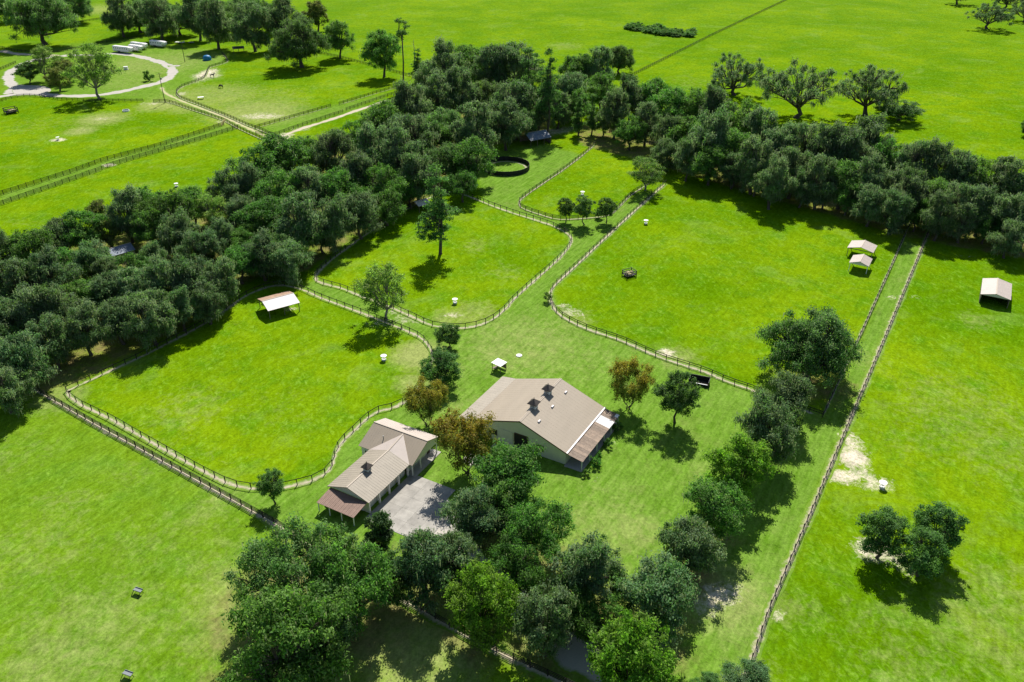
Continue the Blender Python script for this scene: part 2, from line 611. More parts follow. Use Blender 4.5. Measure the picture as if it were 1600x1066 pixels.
for x, y, rx, ry, st in ((1330, 690, 2.6, 4, .8), (1333, 715, 3.6, 3.5, 1), (1315, 745, 3.4, 2.5, .9), (1345, 740, 3, 2, .8), (1370, 757, 4.2, 2.6, .75), (1320, 672, 1.5, 2.5, .6),
                         (1395, 465, 2.2, 1.4, .8), (1430, 464, 2.5, 1.0, .7), (1040, 551, 2.6, 2.2, .95), (1060, 560, 2.4, 1.5, .5), (893, 488, 4.5, 2.8, .62), (880, 478, 2.5, 2, .7), (912, 500, 3, 2, .45),
                         (1125, 930, 4.2, 3, .75), (1100, 950, 2.5, 3, .6), (1140, 920, 3, 2, .6), (1365, 860, 4, 3.5, .8), (1340, 845, 1.6, 1.4, .6), (1400, 870, 2, 3, .8), (1418, 893, 2, 2, .6),
                         (1215, 962, 1.5, 1.6, .9), (211, 936, .7, .6, 1), (196, 1060, .8, .8, 1), (640, 500, 6, 3, .55), (620, 487, 4, 2.5, .6), (595, 505, 5, 3, .5),
                         (707, 493, 3.5, 1.6, .75), (430, 478, 2, 2, .5), (455, 483, 2.4, 1.6, .8), (604, 563, 1.2, .9, .7), (711, 474, 1.0, .8, .6), (91, 219, 4, 3, .9), (276, 291, 2, 2, .5),
                         (170, 258, 3, 2.5, .9), (437, 215, 5, 4, 1), (448, 210, 4, 3, .9), (470, 202, 5, 3, .8), (420, 222, 4, 3, .8), (350, 190, 5, 4, .7), (320, 118, 8, 8, .9), (328, 112, 6, 8, .9), (335, 119, 6, 6, .8), (310, 128, 6, 5, .6),
                         (283, 147, 4, 6, .7), (410, 182, 14, 6, .7), (240, 162, 4, 4, .8), (224, 161, 3, 3, .7), (291, 102, 5, 4, .6), (268, 161, 5, 3, .7), (158, 186, 6, 4, .6), (130, 203, 4, 3, .5),
                         (405, 180, 8, 8, .5), (835, 465, 1, 1, .3), (735, 645, 2, 2, .2), (955, 712, 1.5, 3, .0), (930, 745, 1.5, 1.2, .7), (960, 690, 1.0, 2.0, .6),
                         (1510, 400, 5, 2, .4), (1440, 385, 4, 2, .4), (760, 215, 3, 3, .6), (870, 205, 7, 5, .75), (850, 210, 6, 5, .7), (890, 200, 8, 5, .6), (1080, 240, 16, 4, .55), (1020, 222, 14, 4, .5), (1150, 260, 14, 4, .55),
                         (1250, 290, 12, 4, .55), (1330, 320, 12, 4, .55), (1420, 325, 14, 5, .6), (1500, 350, 14, 5, .55), (1580, 370, 12, 5, .55), (245, 395, 6, 5, .7), (60, 520, 6, 4, .4), (160, 510, 6, 4, .5), (290, 487, 5, 4, .4), (75, 490, 6, 4, .5),
                         (560, 430, 6, 4, .0), (455, 390, 5, 5, .6), (590, 330, 6, 5, .5), (530, 300, 6, 5, .4), (200, 425, 6, 5, .4), (345, 100, 5, 5, .3), (635, 118, 8, 6, .5), (478, 108, 8, 4, .6), (390, 135, 10, 6, .35)):
    if st:
        spot(sand, x, y, rx, ry, st)
litter = np.zeros(XX.shape)
for poly in ([(0, 470), (60, 400), (200, 360), (380, 320), (470, 270), (560, 215), (680, 150), (800, 150), (870, 190), (850, 215), (760, 230), (720, 290), (640, 330), (560, 370), (480, 425), (400, 435), (320, 500), (120, 600), (40, 620), (0, 620)],
             [(900, 190), (1000, 200), (1150, 240), (1300, 285), (1450, 325), (1620, 370), (1620, 410), (1420, 372), (1250, 325), (1060, 270), (900, 225)]):
    np.maximum(litter, inside(poly) * 0.72, out=litter)
for x, y, r in ((480, 930, 15), (540, 960, 12), (440, 1010, 14), (665, 925, 7), (755, 985, 7), (775, 830, 9), (840, 880, 7), (918, 945, 8), (1025, 975, 8), (1275, 600, 10), (855, 1010, 7), (990, 1060, 8), (1080, 900, 6), (1120, 830, 6)):
    spot(litter, x, y, r, r, .7)
litter = blur(litter, 3)
sand = blur(sand, 1)
dry = blur(dry, 2)

ny, nx = XX.shape
roll = 0.0
ZZ = np.zeros(XX.shape)
co = np.stack([XX, YY, ZZ], -1).reshape(-1, 3)
idx = np.arange(nx * ny).reshape(ny, nx)
fq = np.stack([idx[:-1, :-1], idx[:-1, 1:], idx[1:, 1:], idx[1:, :-1]], -1).reshape(-1, 4)


def np_mesh(name, co, quads, colname=None, cols=None):
    me = bpy.data.meshes.new(name)
    me.vertices.add(len(co))
    me.vertices.foreach_set('co', np.asarray(co, np.float32).ravel())
    me.loops.add(quads.size)
    me.loops.foreach_set('vertex_index', quads.astype(np.int32).ravel())
    k = quads.shape[1]
    me.polygons.add(len(quads))
    me.polygons.foreach_set('loop_start', np.arange(0, quads.size, k, dtype=np.int32))
    me.polygons.foreach_set('loop_total', np.full(len(quads), k, np.int32))
    if colname:
        a = me.color_attributes.new(colname, 'FLOAT_COLOR', 'POINT')
        a.data.foreach_set('color', np.asarray(cols, np.float32).ravel())
    me.update()
    me.validate()
    return me


zone = np.stack([lawn, sand, dry, litter], -1).reshape(-1, 4)
go = link('ground', np_mesh('ground', co, fq, 'zone', zone), ground_mat())
go['kind'] = 'structure'

# ------------------------------------------------------------------ paths and worn strips (ribbons)
DIRT = path_mat('fence_line_dirt', (0.40, 0.345, 0.24), (0.50, 0.44, 0.33), 0.35, 0.95, 2.4, 0.9)
GRAVEL = path_mat('gravel_drive', (0.40, 0.38, 0.34), (0.50, 0.46, 0.40), 0.10, 0.32, 0.6, 0.5)
SANDY = path_mat('sandy_lane', (0.44, 0.41, 0.20), (0.50, 0.45, 0.28), 0.3, 0.85, 1.6, 0.3)
LITTERY = path_mat('sand_track', (0.55, 0.48, 0.38), (0.46, 0.38, 0.27), 0.1, 0.5, 1.1, 0.4)


def ribbon(name, pl, width, m, z=0.006, closed=False, off=(0, 0), taper=True):
    pl = resample(pl, 1.0)
    vs, es, fs = [], [], []
    prof = (-1.0, -0.5, 0.0, 0.5, 1.0)
    n = len(pl)
    for i, p in enumerate(pl):
        d = (pl[min(i + 1, n - 1)] - pl[max(i - 1, 0)])
        d = Vector((d.x, d.y, 0)).normalized()
        s = Vector((-d.y, d.x, 0))
        wv = width * 0.5 * (1 + 0.18 * math.sin(i * 0.37) + 0.1 * math.sin(i * 1.13 + 2))
        end = 1.0 if closed or not taper else min(1.0, i / 3, (n - 1 - i) / 3)
        for t in prof:
            q = p + s * (t * wv) + Vector((off[0], off[1], z))
            vs.append(q)
            e = (1 - abs(t)) * end
            es.append((e, e, e, 1))
    k = len(prof)
    for i in range(n - 1):
        for j in range(k - 1):
            fs.append((i * k + j + 1, i * k + j, (i + 1) * k + j, (i + 1) * k + j + 1))
    o = link(name, np_mesh(name, np.array([tuple(v) for v in vs]), np.array(fs), 'edge', np.array(es)), m)
    o['kind'] = 'structure'
    return o


def patch(name, px, m, z, border=0.8):
    """paved area: an outline with a border ring so its rim breaks into the grass"""
    P = resample(catmull(gpts(px), True, 1.0), 1.2)[:-1]
    c = sum(P, Vector()) / len(P)
    n = len(P)
    vs, es, fs = [], [], []
    for ring, (k, e) in enumerate(((0, 0.0), (border, 1.0))):
        for p in P:
            q = p + (c - p).normalized() * k
            vs.append((q.x, q.y, z))
            es.append((e, e, e, 1))
    vs.append((c.x, c.y, z))
    es.append((1, 1, 1, 1))
    area = sum(P[i].x * P[(i + 1) % n].y - P[(i + 1) % n].x * P[i].y for i in range(n))
    me = bpy.data.meshes.new(name)
    for i in range(n):
        j = (i + 1) % n
        q = [(i, j, n + j, n + i), (n + i, n + j, 2 * n)]
        if area < 0:
            q = [tuple(reversed(f)) for f in q]
        fs += q
    me.from_pydata(vs, [], fs)
    a = me.color_attributes.new('edge', 'FLOAT_COLOR', 'POINT')
    a.data.foreach_set('color', np.array(es, np.float32).ravel())
    o = link(name, me, m)
    o['kind'] = 'structure'
    return o


ribbon('gravel_loop_drive', catmull(gpts([(-40, 156), (0, 151), (30, 147), (60, 147), (95, 150), (150, 149), (190, 143), (225, 135), (252, 128), (268, 117), (268, 107), (257, 100),
                                          (240, 94), (210, 87), (180, 84), (140, 86), (90, 88), (50, 95), (30, 104), (16, 113), (13, 121), (17, 131), (22, 138), (12, 147)])), 6.5, GRAVEL, 0.006, taper=False)
patch('gravel_apron', [(22, 146), (24, 133), (40, 133), (70, 135), (80, 142), (60, 148)], GRAVEL, 0.010)
ribbon('sandy_lane', catmull(gpts([(252, 135), (258, 145), (275, 154), (305, 166), (345, 181), (400, 206), (440, 226), (470, 245)])), 3.4, SANDY, 0.008)
ribbon('sand_track', catmull(gpts([(430, 219), (446, 211), (475, 200), (520, 186), (560, 172), (610, 156)])), 3.4, LITTERY, 0.008)
ribbon('pasture_track', catmull(gpts([(0, 79), (25, 84), (60, 86), (95, 87)])), 6, LITTERY, 0.012)
ribbon('service_spur', catmull(gpts([(262, 104), (272, 103), (283, 103)])), 4, GRAVEL, 0.012)
ribbon('farm_driveway', catmull(gpts([(672, 815), (720, 855), (790, 925), (850, 985), (920, 1033), (1010, 1085), (1100, 1140)])), 6.2, GRAVEL, 0.008, taper=False)


# ================================================================== FENCES
DIRT_RUNS = []


def fence(label, px, rails, closed=False, spacing=2.95, hpost=1.45, m=FENCE, group=None, dirt=1.5, smooth=True, wires=(), near=10.0, name='board_fence', dirt_off=0.0):
    P = gpts(px)
    pl = catmull(P, closed, 0.6) if smooth else P
    pl = resample(pl, spacing)
    root = thing(name, label, 'fence', (pl[0].x, pl[0].y, 0), 0, group)
    org = Vector((pl[0].x, pl[0].y, 0))
    far_p, far_r, wr = MB(), MB(), MB()
    np_, nr_ = 0, 0
    um = unit_mesh(m)
    n = len(pl)
    for i, p in enumerate(pl):
        if closed and i == n - 1:
            break
        x, y, s = PX((p.x, p.y, 0.7))
        vis = -30 < x < 1630 and -20 < y < 1090
        big = vis and s * spacing >= near
        q = p - org
        ang = math.atan2(*(reversed((pl[min(i + 1, n - 1)] - pl[max(i - 1, 0)]).xy)))
        hp = hpost * rnd.uniform(.96, 1.05)
        if big and np_ < 298:
            np_ += 1
            o = link('post', um, None, root, (q.x, q.y, hp / 2), ang + rnd.uniform(-.1, .1), (0.15, 0.15, hp))
            o.rotation_euler = (rnd.uniform(-.025, .025), rnd.uniform(-.025, .025), o.rotation_euler[2])
        else:
            far_p.box((q.x, q.y, hp / 2), (0.15, 0.15, hp), ang)
    for i in range(n - 1):
        a, b = pl[i] - org, pl[i + 1] - org
        c, d = (a + b) / 2, (b - a)
        x, y, s = PX(((pl[i] + pl[i + 1]) / 2))
        ang = math.atan2(d.y, d.x)
        nrm = Vector((-d.y, d.x, 0)).normalized() * 0.095
        big = (-30 < x < 1630 and -20 < y < 1090) and s * spacing >= near
        for k, z in enumerate(rails):
            zz = z + rnd.uniform(-.015, .015)
            if big and nr_ < 298:
                nr_ += 1
                o = link('rail', um, None, root, (c.x + nrm.x, c.y + nrm.y, zz), ang, (d.length + 0.02, 0.04, 0.17))
                o.rotation_euler = (0, rnd.uniform(-.006, .006), ang)
            else:
                far_r.box((c.x + nrm.x, c.y + nrm.y, zz), (d.length + 0.02, 0.04, 0.17), ang)
        for z in wires:
            wr.box((c.x + nrm.x * .9, c.y + nrm.y * .9, z), (d.length, 0.012, 0.012), ang)
    if far_p.v:
        far_p.build('distant_posts', m, root)['kind'] = 'stuff'
    if far_r.v:
        far_r.build('distant_rails', m, root)['kind'] = 'stuff'
    if wr.v:
        wr.build('wire', WIRE, root)['kind'] = 'stuff'
    if dirt:
        z = 0.014 + 0.004 * (len(DIRT_RUNS) % 8)
        DIRT_RUNS.append(1)
        ribbon('dirt_strip', pl, dirt, DIRT, z, closed)
    return root


R5 = (0.35, 0.75, 1.15, 1.55)
R4, R3, R1 = (0.30, 0.62, 0.95, 1.28), (0.42, 0.86, 1.30), (1.32,)
fence('four board black fence beside the open pasture, running under the big oaks', [(-40, 556), (20, 590), (62, 614), (92, 631), (142, 660), (195, 689), (300, 747), (397, 801), (435, 822), (540, 886), (650, 950), (720, 990), (792, 1026), (880, 1068), (1000, 1125)], R4, dirt=2.0)
fence('dark top rail and wire fence round the paddock with the rusty pavilion', [(104, 612), (106, 618), (112, 622), (121, 629), (134, 637), (146, 642), (158, 648), (171, 654), (196, 668), (220, 682), (300, 727), (330, 743), (360, 757), (385, 763), (410, 764), (440, 763), (464, 758), (484, 753), (502, 745), (517, 733), (522, 717), (531, 695), (544, 682), (556, 671), (567, 660), (580, 649), (591, 643), (610, 639), (626, 633), (641, 622), (655, 603), (668, 578), (677, 556), (670, 542), (658, 528), (637, 518), (600, 503), (570, 491), (540, 480), (500, 465), (467, 451), (430, 446), (385, 462), (330, 500), (230, 553), (150, 590)],
      R1, True, wires=(0.35, 0.7, 1.0), dirt=1.7, name='rail_and_wire_fence')
fence('dark top rail and wire fence round the paddock with the lone tall pine', [(492, 433), (537, 452), (570, 465), (607, 479), (650, 498), (672, 508), (695, 512), (722, 513), (750, 508), (772, 498), (792, 481), (800, 471), (827, 446), (850, 426), (872, 406), (887, 389), (893, 377), (889, 367), (866, 354), (837, 344), (807, 335), (767, 321), (750, 314), (700, 300), (640, 325), (560, 375)],
      R1, True, wires=(0.35, 0.7, 1.0), dirt=1.7, name='rail_and_wire_fence')
fence('dark board fence round the small paddock below the round pen', [(930, 226), (910, 243), (881, 265), (850, 286), (820, 307), (811, 316), (815, 325), (845, 336), (872, 343), (907, 342), (950, 337), (965, 326), (987, 304), (1000, 296), (1020, 282), (1040, 262)], R3, dirt=1.3)
fence('dark top rail and wire fence round the large paddock with twin gable shelters', [(1040, 287), (1015, 309), (960, 359), (907, 409), (866, 447), (860, 458), (860, 468), (865, 482), (877, 494), (902, 508), (930, 519), (970, 532), (997, 544), (1022, 555), (1046, 564), (1075, 573), (1105, 583), (1137, 597), (1170, 608), (1240, 635), (1285, 652)], (1.32, 0.78), wires=(0.4,), dirt=1.9, name='rail_and_wire_fence')
fence('dark board fence on the paddock side of the straight grass lane', [(1425, 342), (1413, 370), (1348, 515), (1285, 652)], R3, smooth=False, dirt=1.0, m=FENCE_GREY)
fence('weathered board fence with a bare sand line on the pasture side of the grass lane', [(1452, 360), (1442, 384), (1380, 533), (1267, 800), (1200, 955), (1175, 1030), (1150, 1090), (1120, 1180)], R3, smooth=False, dirt=1.9, m=FENCE_GREY)
fence('black four board fence, upper one of the double pasture line', [(-60, 324), (0, 306), (70, 284), (117, 269), (160, 253), (171, 250), (250, 229), (312, 209), (350, 196)], R5, smooth=False, dirt=0, hpost=1.8)
fence('black four board fence, lower one of the double pasture line', [(-60, 341), (0, 322), (155, 268), (172, 261), (187, 256), (300, 223), (372, 201)], R5, smooth=False, dirt=0, hpost=1.8)
fence('black board fence along the gravel loop drive', [(-40, 170), (0, 160), (15, 155), (40, 151), (72, 153), (100, 157), (160, 159), (224, 159)], R3, dirt=0)
fence('dark board fence from the transformer pole along the sandy lane', [(240, 160), (262, 160), (305, 174), (347, 188), (372, 201), (400, 214), (434, 229), (470, 250)], R3, dirt=1.0)
fence('winding dark board fence between the horses and the drive', [(347, 85), (353, 90), (355, 97), (341, 102), (328, 106), (324, 112), (321, 119), (314, 125), (301, 130), (287, 135), (278, 141), (276, 147), (283, 154), (304, 162), (329, 172), (361, 185), (386, 196), (412, 206), (440, 218), (480, 240)], R3, dirt=1.2)
fence('dark board fence with a gap for the gate, above the grass strip', [(398, 201), (440, 189), (517, 167)], R3, smooth=False, dirt=0.8)
fence('short dark board fence continuing past the gate gap', [(530, 164), (582, 148), (620, 137)], R3, smooth=False, dirt=0.8)
fence('dark board fence beside the pale sand track', [(400, 210), (430, 212), (475, 196), (536, 176)], R3, smooth=False, dirt=0)
fence('dark board fence beside the sand track where it enters the wood', [(541, 173), (605, 151), (640, 140)], R3, smooth=False, dirt=0)
fence('distant board fence behind the horse trailers', [(-30, 70), (0, 75), (30, 81), (90, 82), (135, 73), (172, 66), (225, 58), (262, 54)], R3, dirt=0)
fence('distant dark board fence beside the gravel bend', [(-30, 120), (0, 110), (25, 99)], R3, smooth=False, dirt=0)
fence('distant board fence below the far oak row', [(112, 38), (162, 30), (195, 30), (215, 34)], R3, dirt=0)
fence('distant board fence between the oak row and the bright field', [(340, 46), (430, 70), (530, 90), (560, 98), (590, 106), (660, 125)], R3, smooth=False, dirt=0)
fence('long distant fence crossing the bright fields past the brush pile', [(985, 120), (1005, 110), (1110, 57), (1230, 0), (1310, -38)], R3, smooth=False, dirt=0, hpost=1.7)
fence('shaded fence along the foot of the tree belt', [(930, 200), (960, 209), (1025, 226), (1100, 246), (1190, 268), (1300, 303), (1425, 340), (1520, 365), (1640, 396)], R3, smooth=False, dirt=0)

# ================================================================== TREES
VCAM = np.array([0, 0, 1.0])


def crown_mesh(name, clumps, nleaf, lsize, tints, rs, moss=0, flat=0.8, tipcol=None, htot=1.0, gap=0.0):
    """leaf-sized faces gathered in clumps; tints: list of (r,g,b) leaf colours"""
    C, T, N_, D, SZ = [], [], [], [], []
    tints = np.array(tints)
    for (cx, cy, cz, rc) in clumps:
        n = int(nleaf * rs.uniform(.75, 1.25) * (rc / clumps[:, 3].mean()) ** 2)
        if n < 4:
            continue
        d = rs.normal(size=(n, 3))
        d /= np.linalg.norm(d, axis=1)[:, None]
        rad = np.clip(np.abs(rs.normal(.62, .38, n)), .05, 1.9)
        off = d * rad[:, None] * rc
        off[:, 2] *= flat
        C.append(np.array([cx, cy, cz]) + off)
        nm = d * .65 + rs.normal(size=(n, 3)) * .55 + np.array([0, 0, .45])
        N_.append(nm / np.linalg.norm(nm, axis=1)[:, None])
        base = tints[rs.randint(len(tints))] * rs.uniform(.82, 1.18)
        t = base[None, :] * rs.uniform(.55, 1.45, (n, 1))  # leaf tone varies, spread widened to imitate fine highlights and darks
        if tipcol is not None:
            k = np.clip((cz / htot - .58) * 2.2 + rs.normal(0, .25, n), 0, 1)[:, None]
            t = t * (1 - k) + np.array(tipcol) * rs.uniform(.6, 1.3, (n, 1)) * k
        T.append(t)
        SZ.append(lsize * rs.uniform(.6, 1.35, n))
    C, T, N_, SZ = np.concatenate(C), np.concatenate(T), np.concatenate(N_), np.concatenate(SZ)
    n = len(C)
    a = np.cross(N_, rs.normal(size=(n, 3)))
    a /= np.linalg.norm(a, axis=1)[:, None]
    b = np.cross(N_, a)
    L_, W_ = a * (SZ * .75)[:, None], b * (SZ * .42)[:, None]
    bend = N_ * (SZ * .18)[:, None]
    V = np.stack([C - L_ - bend, C + W_, C + L_ - bend, C - W_], 1)
    if moss:
        m = int(n * moss)
        pick = rs.randint(0, n, m)
        o = C[pick] + rs.normal(0, .25, (m, 3))
        ln = rs.uniform(.5, 1.5, m)[:, None] * np.array([0, 0, -1.0])
        wd = np.stack([rs.normal(size=m), rs.normal(size=m), np.zeros(m)], 1)
        wd /= np.linalg.norm(wd, axis=1)[:, None]
        wd *= rs.uniform(.05, .12, m)[:, None]
        Vm = np.stack([o - wd, o + wd, o + ln * .6 + wd * .6, o + ln], 1)
        V = np.concatenate([V, Vm])
        T = np.concatenate([T, np.array([.16, .19, .14]) * rs.uniform(.7, 1.3, (m, 1))])
        n += m
    cols = np.ones((n, 4, 4))
    cols[:, :, :3] = T[:, None, :]
    return np_mesh(name, V.reshape(-1, 3), np.arange(n * 4).reshape(-1, 4), 'tint', cols.reshape(-1, 4))


def trunk_mesh(name, H, clumps, r0, rs, fork, stems=1, spread=.1, kmain=6, bare=None, twig=True):
    mb = MB()
    P = clumps[:, :3]
    roots = []
    for s in range(stems):
        a = 2 * math.pi * s / max(stems, 1) + rs.uniform(0, 6)
        b0 = np.array([math.cos(a), math.sin(a), 0]) * (0.25 if stems > 1 else 0)
        f = np.array([math.cos(a) * spread * H * (1 if stems > 1 else .4), math.sin(a) * spread * H * (1 if stems > 1 else .4), fork * H])
        m = (b0 + f) / 2 + rs.normal(0, .02 * H, 3) * np.array([1, 1, .2])
        r = r0 * (1 if stems == 1 else .6)
        mb.tube([b0 + [0, 0, -.3], b0 + [0, 0, .25], m, f], [r * 1.7, r * 1.15, r * .9, r * .78], 7)
        roots.append((f, r * .78))
    # main limbs by k-means over the clump centres
    k = min(kmain, len(P))
    cen = P[rs.choice(len(P), k, False)]
    for _ in range(5):
        lab = np.argmin(((P[:, None] - cen[None]) ** 2).sum(-1), 1)
        for j in range(k):
            if (lab == j).any():
                cen[j] = P[lab == j].mean(0)
    for j in range(k):
        idx = np.where(lab == j)[0]
        if not len(idx):
            continue
        f, r = min(roots, key=lambda q: np.linalg.norm(q[0] - cen[j]))
        e = f + (cen[j] - f) * .8
        mid = (f + e) / 2 + rs.normal(0, .03 * H, 3) + np.array([0, 0, -.03 * H])
        rl = r * .62
        mb.tube([f, mid, e], [rl, rl * .75, rl * .5], 6, False)
        if twig:
            for i in idx:
                q = P[i]
                st = mid if rs.rand() < .45 else e
                mm = (st + q) / 2 + rs.normal(0, .25, 3)
                mb.tube([st, mm, q], [rl * .4, rl * .28, rl * .1], 5, False)
    return mb.mesh(name, True)


def scatter(n, W, H, cb, prof, rs, rc, shell=.72, lobes=.22, nlobe=14, mind=.6):
    """clump centres over the skins of a few big lobes that together fill the crown outline prof(t)"""
    Lb = []
    for _ in range(4000):
        if len(Lb) >= nlobe:
            break
        t = rs.uniform(.08, .95)
        th = rs.uniform(0, 2 * math.pi)
        rl = W * rs.uniform(.13, .22) * (1.1 - .35 * t)
        Rm = max(0.0, prof(t) * W / 2 * rs.uniform(1 - lobes, 1 + lobes * .6) - rl * .8)
        rr = Rm * (1 if rs.rand() < .8 else rs.uniform(0, .8))
        z = cb * H + rl * .5 + t * (H * (1 - cb) - rl * 1.3)
        p = np.array([rr * math.cos(th), rr * math.sin(th), z])
        if any(np.linalg.norm(p - q[:3]) < (rl + q[3]) * .62 for q in Lb):
            continue
        Lb.append(np.array([*p, rl]))
    Lb = np.array(Lb)
    out = []
    wt = Lb[:, 3] ** 2
    wt = wt / wt.sum()
    for _ in range(n * 40):
        if len(out) >= n:
            break
        q = Lb[rs.choice(len(Lb), p=wt)]
        d = rs.normal(size=3)
        d[2] = d[2] * .8 + .25
        d /= np.linalg.norm(d)
        p = q[:3] + d * q[3] * rs.uniform(.45, 1.0) * np.array([1, 1, .8])
        if rs.rand() < .07:
            p = q[:3] + d * q[3] * rs.uniform(1.05, 1.4)
        if p[2] < cb * H * .8:
            continue
        r = rc * rs.uniform(.6, 1.3)
        if out and min(np.linalg.norm((p - o[:3])) for o in out) < rc * mind:
            continue
        out.append(np.array([*p, r]))
    return np.array(out)


dome = lambda t: math.sqrt(max(0, 1 - (max(0, t - .25) / .75) ** 2)) * (0.72 + .28 * min(1, t / .25))
oval = lambda t: max(.12, math.sin(math.pi * (0.12 + .83 * t)) ** .75)
vase = lambda t: .35 + .65 * math.sin(math.pi * min(1, .1 + .62 * t)) if t < .9 else .75
cone = lambda t: max(.08, 1 - t * .85)
tall = lambda t: max(.2, (math.sin(math.pi * (0.1 + .8 * t)) ** .55) * (1 - .25 * t))
flatc = lambda t: max(.2, math.sin(math.pi * (.25 + .6 * t)))

OAK_T = [(.092, .192, .052), (.110, .214, .064), (.076, .166, .042), (.128, .226, .078), (.100, .202, .040)]
MOSSY_T = [(.104, .196, .078), (.124, .214, .096), (.084, .168, .056), (.148, .228, .114), (.104, .204, .056)]
GREEN_T = [(.086, .204, .036), (.110, .240, .044), (.070, .174, .032), (.130, .240, .060)]
BRIGHT_T = [(.126, .285, .024), (.152, .305, .034), (.102, .245, .022), (.172, .305, .050)]
AIRY_T = [(.172, .292, .056), (.196, .304, .072), (.144, .256, .050), (.215, .290, .085)]
AUT_T = [(.165, .225, .040), (.195, .230, .044), (.250, .245, .036), (.135, .215, .040)]
PINE_T = [(.090, .194, .054), (.110, .212, .060), (.075, .166, .048)]

PROTO = {}


def proto(kind, variants, W, H, cb, prof, ncl, rc, nleaf, lsize, tints, r0, fork, moss=0, stems=1, spread=.1, kmain=6, bark=BARK, tip=None, shell=.72, lobes=.22, flat=.8, mind=.6, nlobe=14):
    PROTO[kind] = []
    for v in range(variants):
        rs = np.random.RandomState(abs(hash_(kind)) + v * 17)
        cl = scatter(ncl, W, H, cb, prof, rs, rc, shell, lobes, nlobe, mind)
        cm = crown_mesh('crown_' + kind, cl, nleaf, lsize, tints, rs, moss, flat, tip, H)
        cm.materials.append(LEAF)
        tm = trunk_mesh('trunk_' + kind, H, cl, r0, rs, fork, stems, spread, kmain)
        tm.materials.append(bark)
        PROTO[kind].append((tm, cm))
    PROTO[kind + '_dim'] = (W, H, cb)


def hash_(s):
    h = 0
    for ch in s:
        h = (h * 31 + ord(ch)) % 99991
    return h


proto('oak', 3, 19, 14.5, .12, dome, 235, 1.22, 225, .23, OAK_T, .62, .18, moss=.05, kmain=9, spread=.05, nlobe=24)
proto('mossy', 5, 13, 15.5, .12, tall, 150, 1.12, 150, .25, MOSSY_T, .42, .24, moss=.14, kmain=8, lobes=.28, nlobe=18)
proto('green', 4, 13, 14.0, .13, oval, 150, 1.12, 150, .25, GREEN_T, .40, .22, kmain=8, moss=.03, lobes=.26, nlobe=18)
proto('round', 3, 9.0, 11.5, .10, oval, 150, .78, 125, .21, OAK_T, .26, .16, kmain=7, lobes=.1, nlobe=22)
proto('lawn', 2, 9.0, 13.0, .26, oval, 140, .78, 125, .21, OAK_T, .24, .26, kmain=7, lobes=.12, nlobe=20)
proto('bright', 2, 12.0, 13.0, .10, dome, 160, .98, 130, .27, BRIGHT_T, .34, .2, kmain=7, lobes=.14, nlobe=22)
proto('autumn', 3, 9.0, 11.0, .22, vase, 190, .72, 100, .19, AUT_T, .2, .12, stems=3, spread=.07, kmain=12, tip=(.360, .275, .034), mind=.45, nlobe=22, lobes=.2, flat=1.4)
proto('airy', 3, 13, 15.0, .22, oval, 150, 1.0, 82, .25, AIRY_T, .33, .2, kmain=9, lobes=.3, bark=BARK_PALE, nlobe=17)
proto('pine', 2, 10, 22.0, .14, cone, 120, 1.05, 85, .27, PINE_T, .34, .5, kmain=12, lobes=.4, flat=.5, nlobe=20)
proto('tallpine', 2, 9, 26.0, .66, flatc, 40, 1.0, 70, .27, PINE_T, .34, .68, kmain=7, lobes=.4, flat=.55, nlobe=8)
proto('oldoak', 3, 21, 17.0, .16, dome, 115, 1.1, 105, .30, MOSSY_T, .75, .16, moss=.3, kmain=10, lobes=.5, spread=.08, mind=.75, nlobe=18)
proto('cypress', 2, 6.5, 17.0, .05, cone, 100, .8, 100, .25, PINE_T, .28, .3, kmain=7, nlobe=14)
proto('magnolia', 1, 5.0, 10.0, .04, lambda t: .45 + .55 * math.sin(math.pi * min(1, .25 + .7 * t)), 130, .62, 110, .24, [(.040, .095, .026), (.052, .115, .034), (.07, .125, .055)], .2, .2, kmain=5, nlobe=24, lobes=.1)
proto('shrub', 3, 2.4, 2.0, .02, dome, 30, .28, 90, .12, GREEN_T, .08, .1, kmain=4, nlobe=8)
proto('olive', 2, 10, 10.0, .18, dome, 110, .85, 100, .27, [(.125, .175, .04), (.145, .180, .05), (.17, .185, .06)], .3, .2, kmain=8, lobes=.3, nlobe=13)
# a dead trunk with a few bare limbs
sm = MB().tube([(0, 0, -.3), (0.05, .1, 6), (.1, -.1, 13), (.0, .0, 19)], [.36, .28, .2, .07], 7)
for z, a, l in ((10, .3, 2.6), (12.5, 2.6, 2.2), (14.5, 4.5, 3.0), (16.3, 1.2, 2.4), (17.5, 3.3, 1.6)):
    e = (math.cos(a) * l, math.sin(a) * l, z + 1.1)
    sm.tube([(.05, 0, z), (e[0] * .5, e[1] * .5, z + .3), e], [.09, .06, .02], 5, False)
SNAG = sm.mesh('snag', True)
SNAG.materials.append(BARK_PALE)

TREE_N = [0]


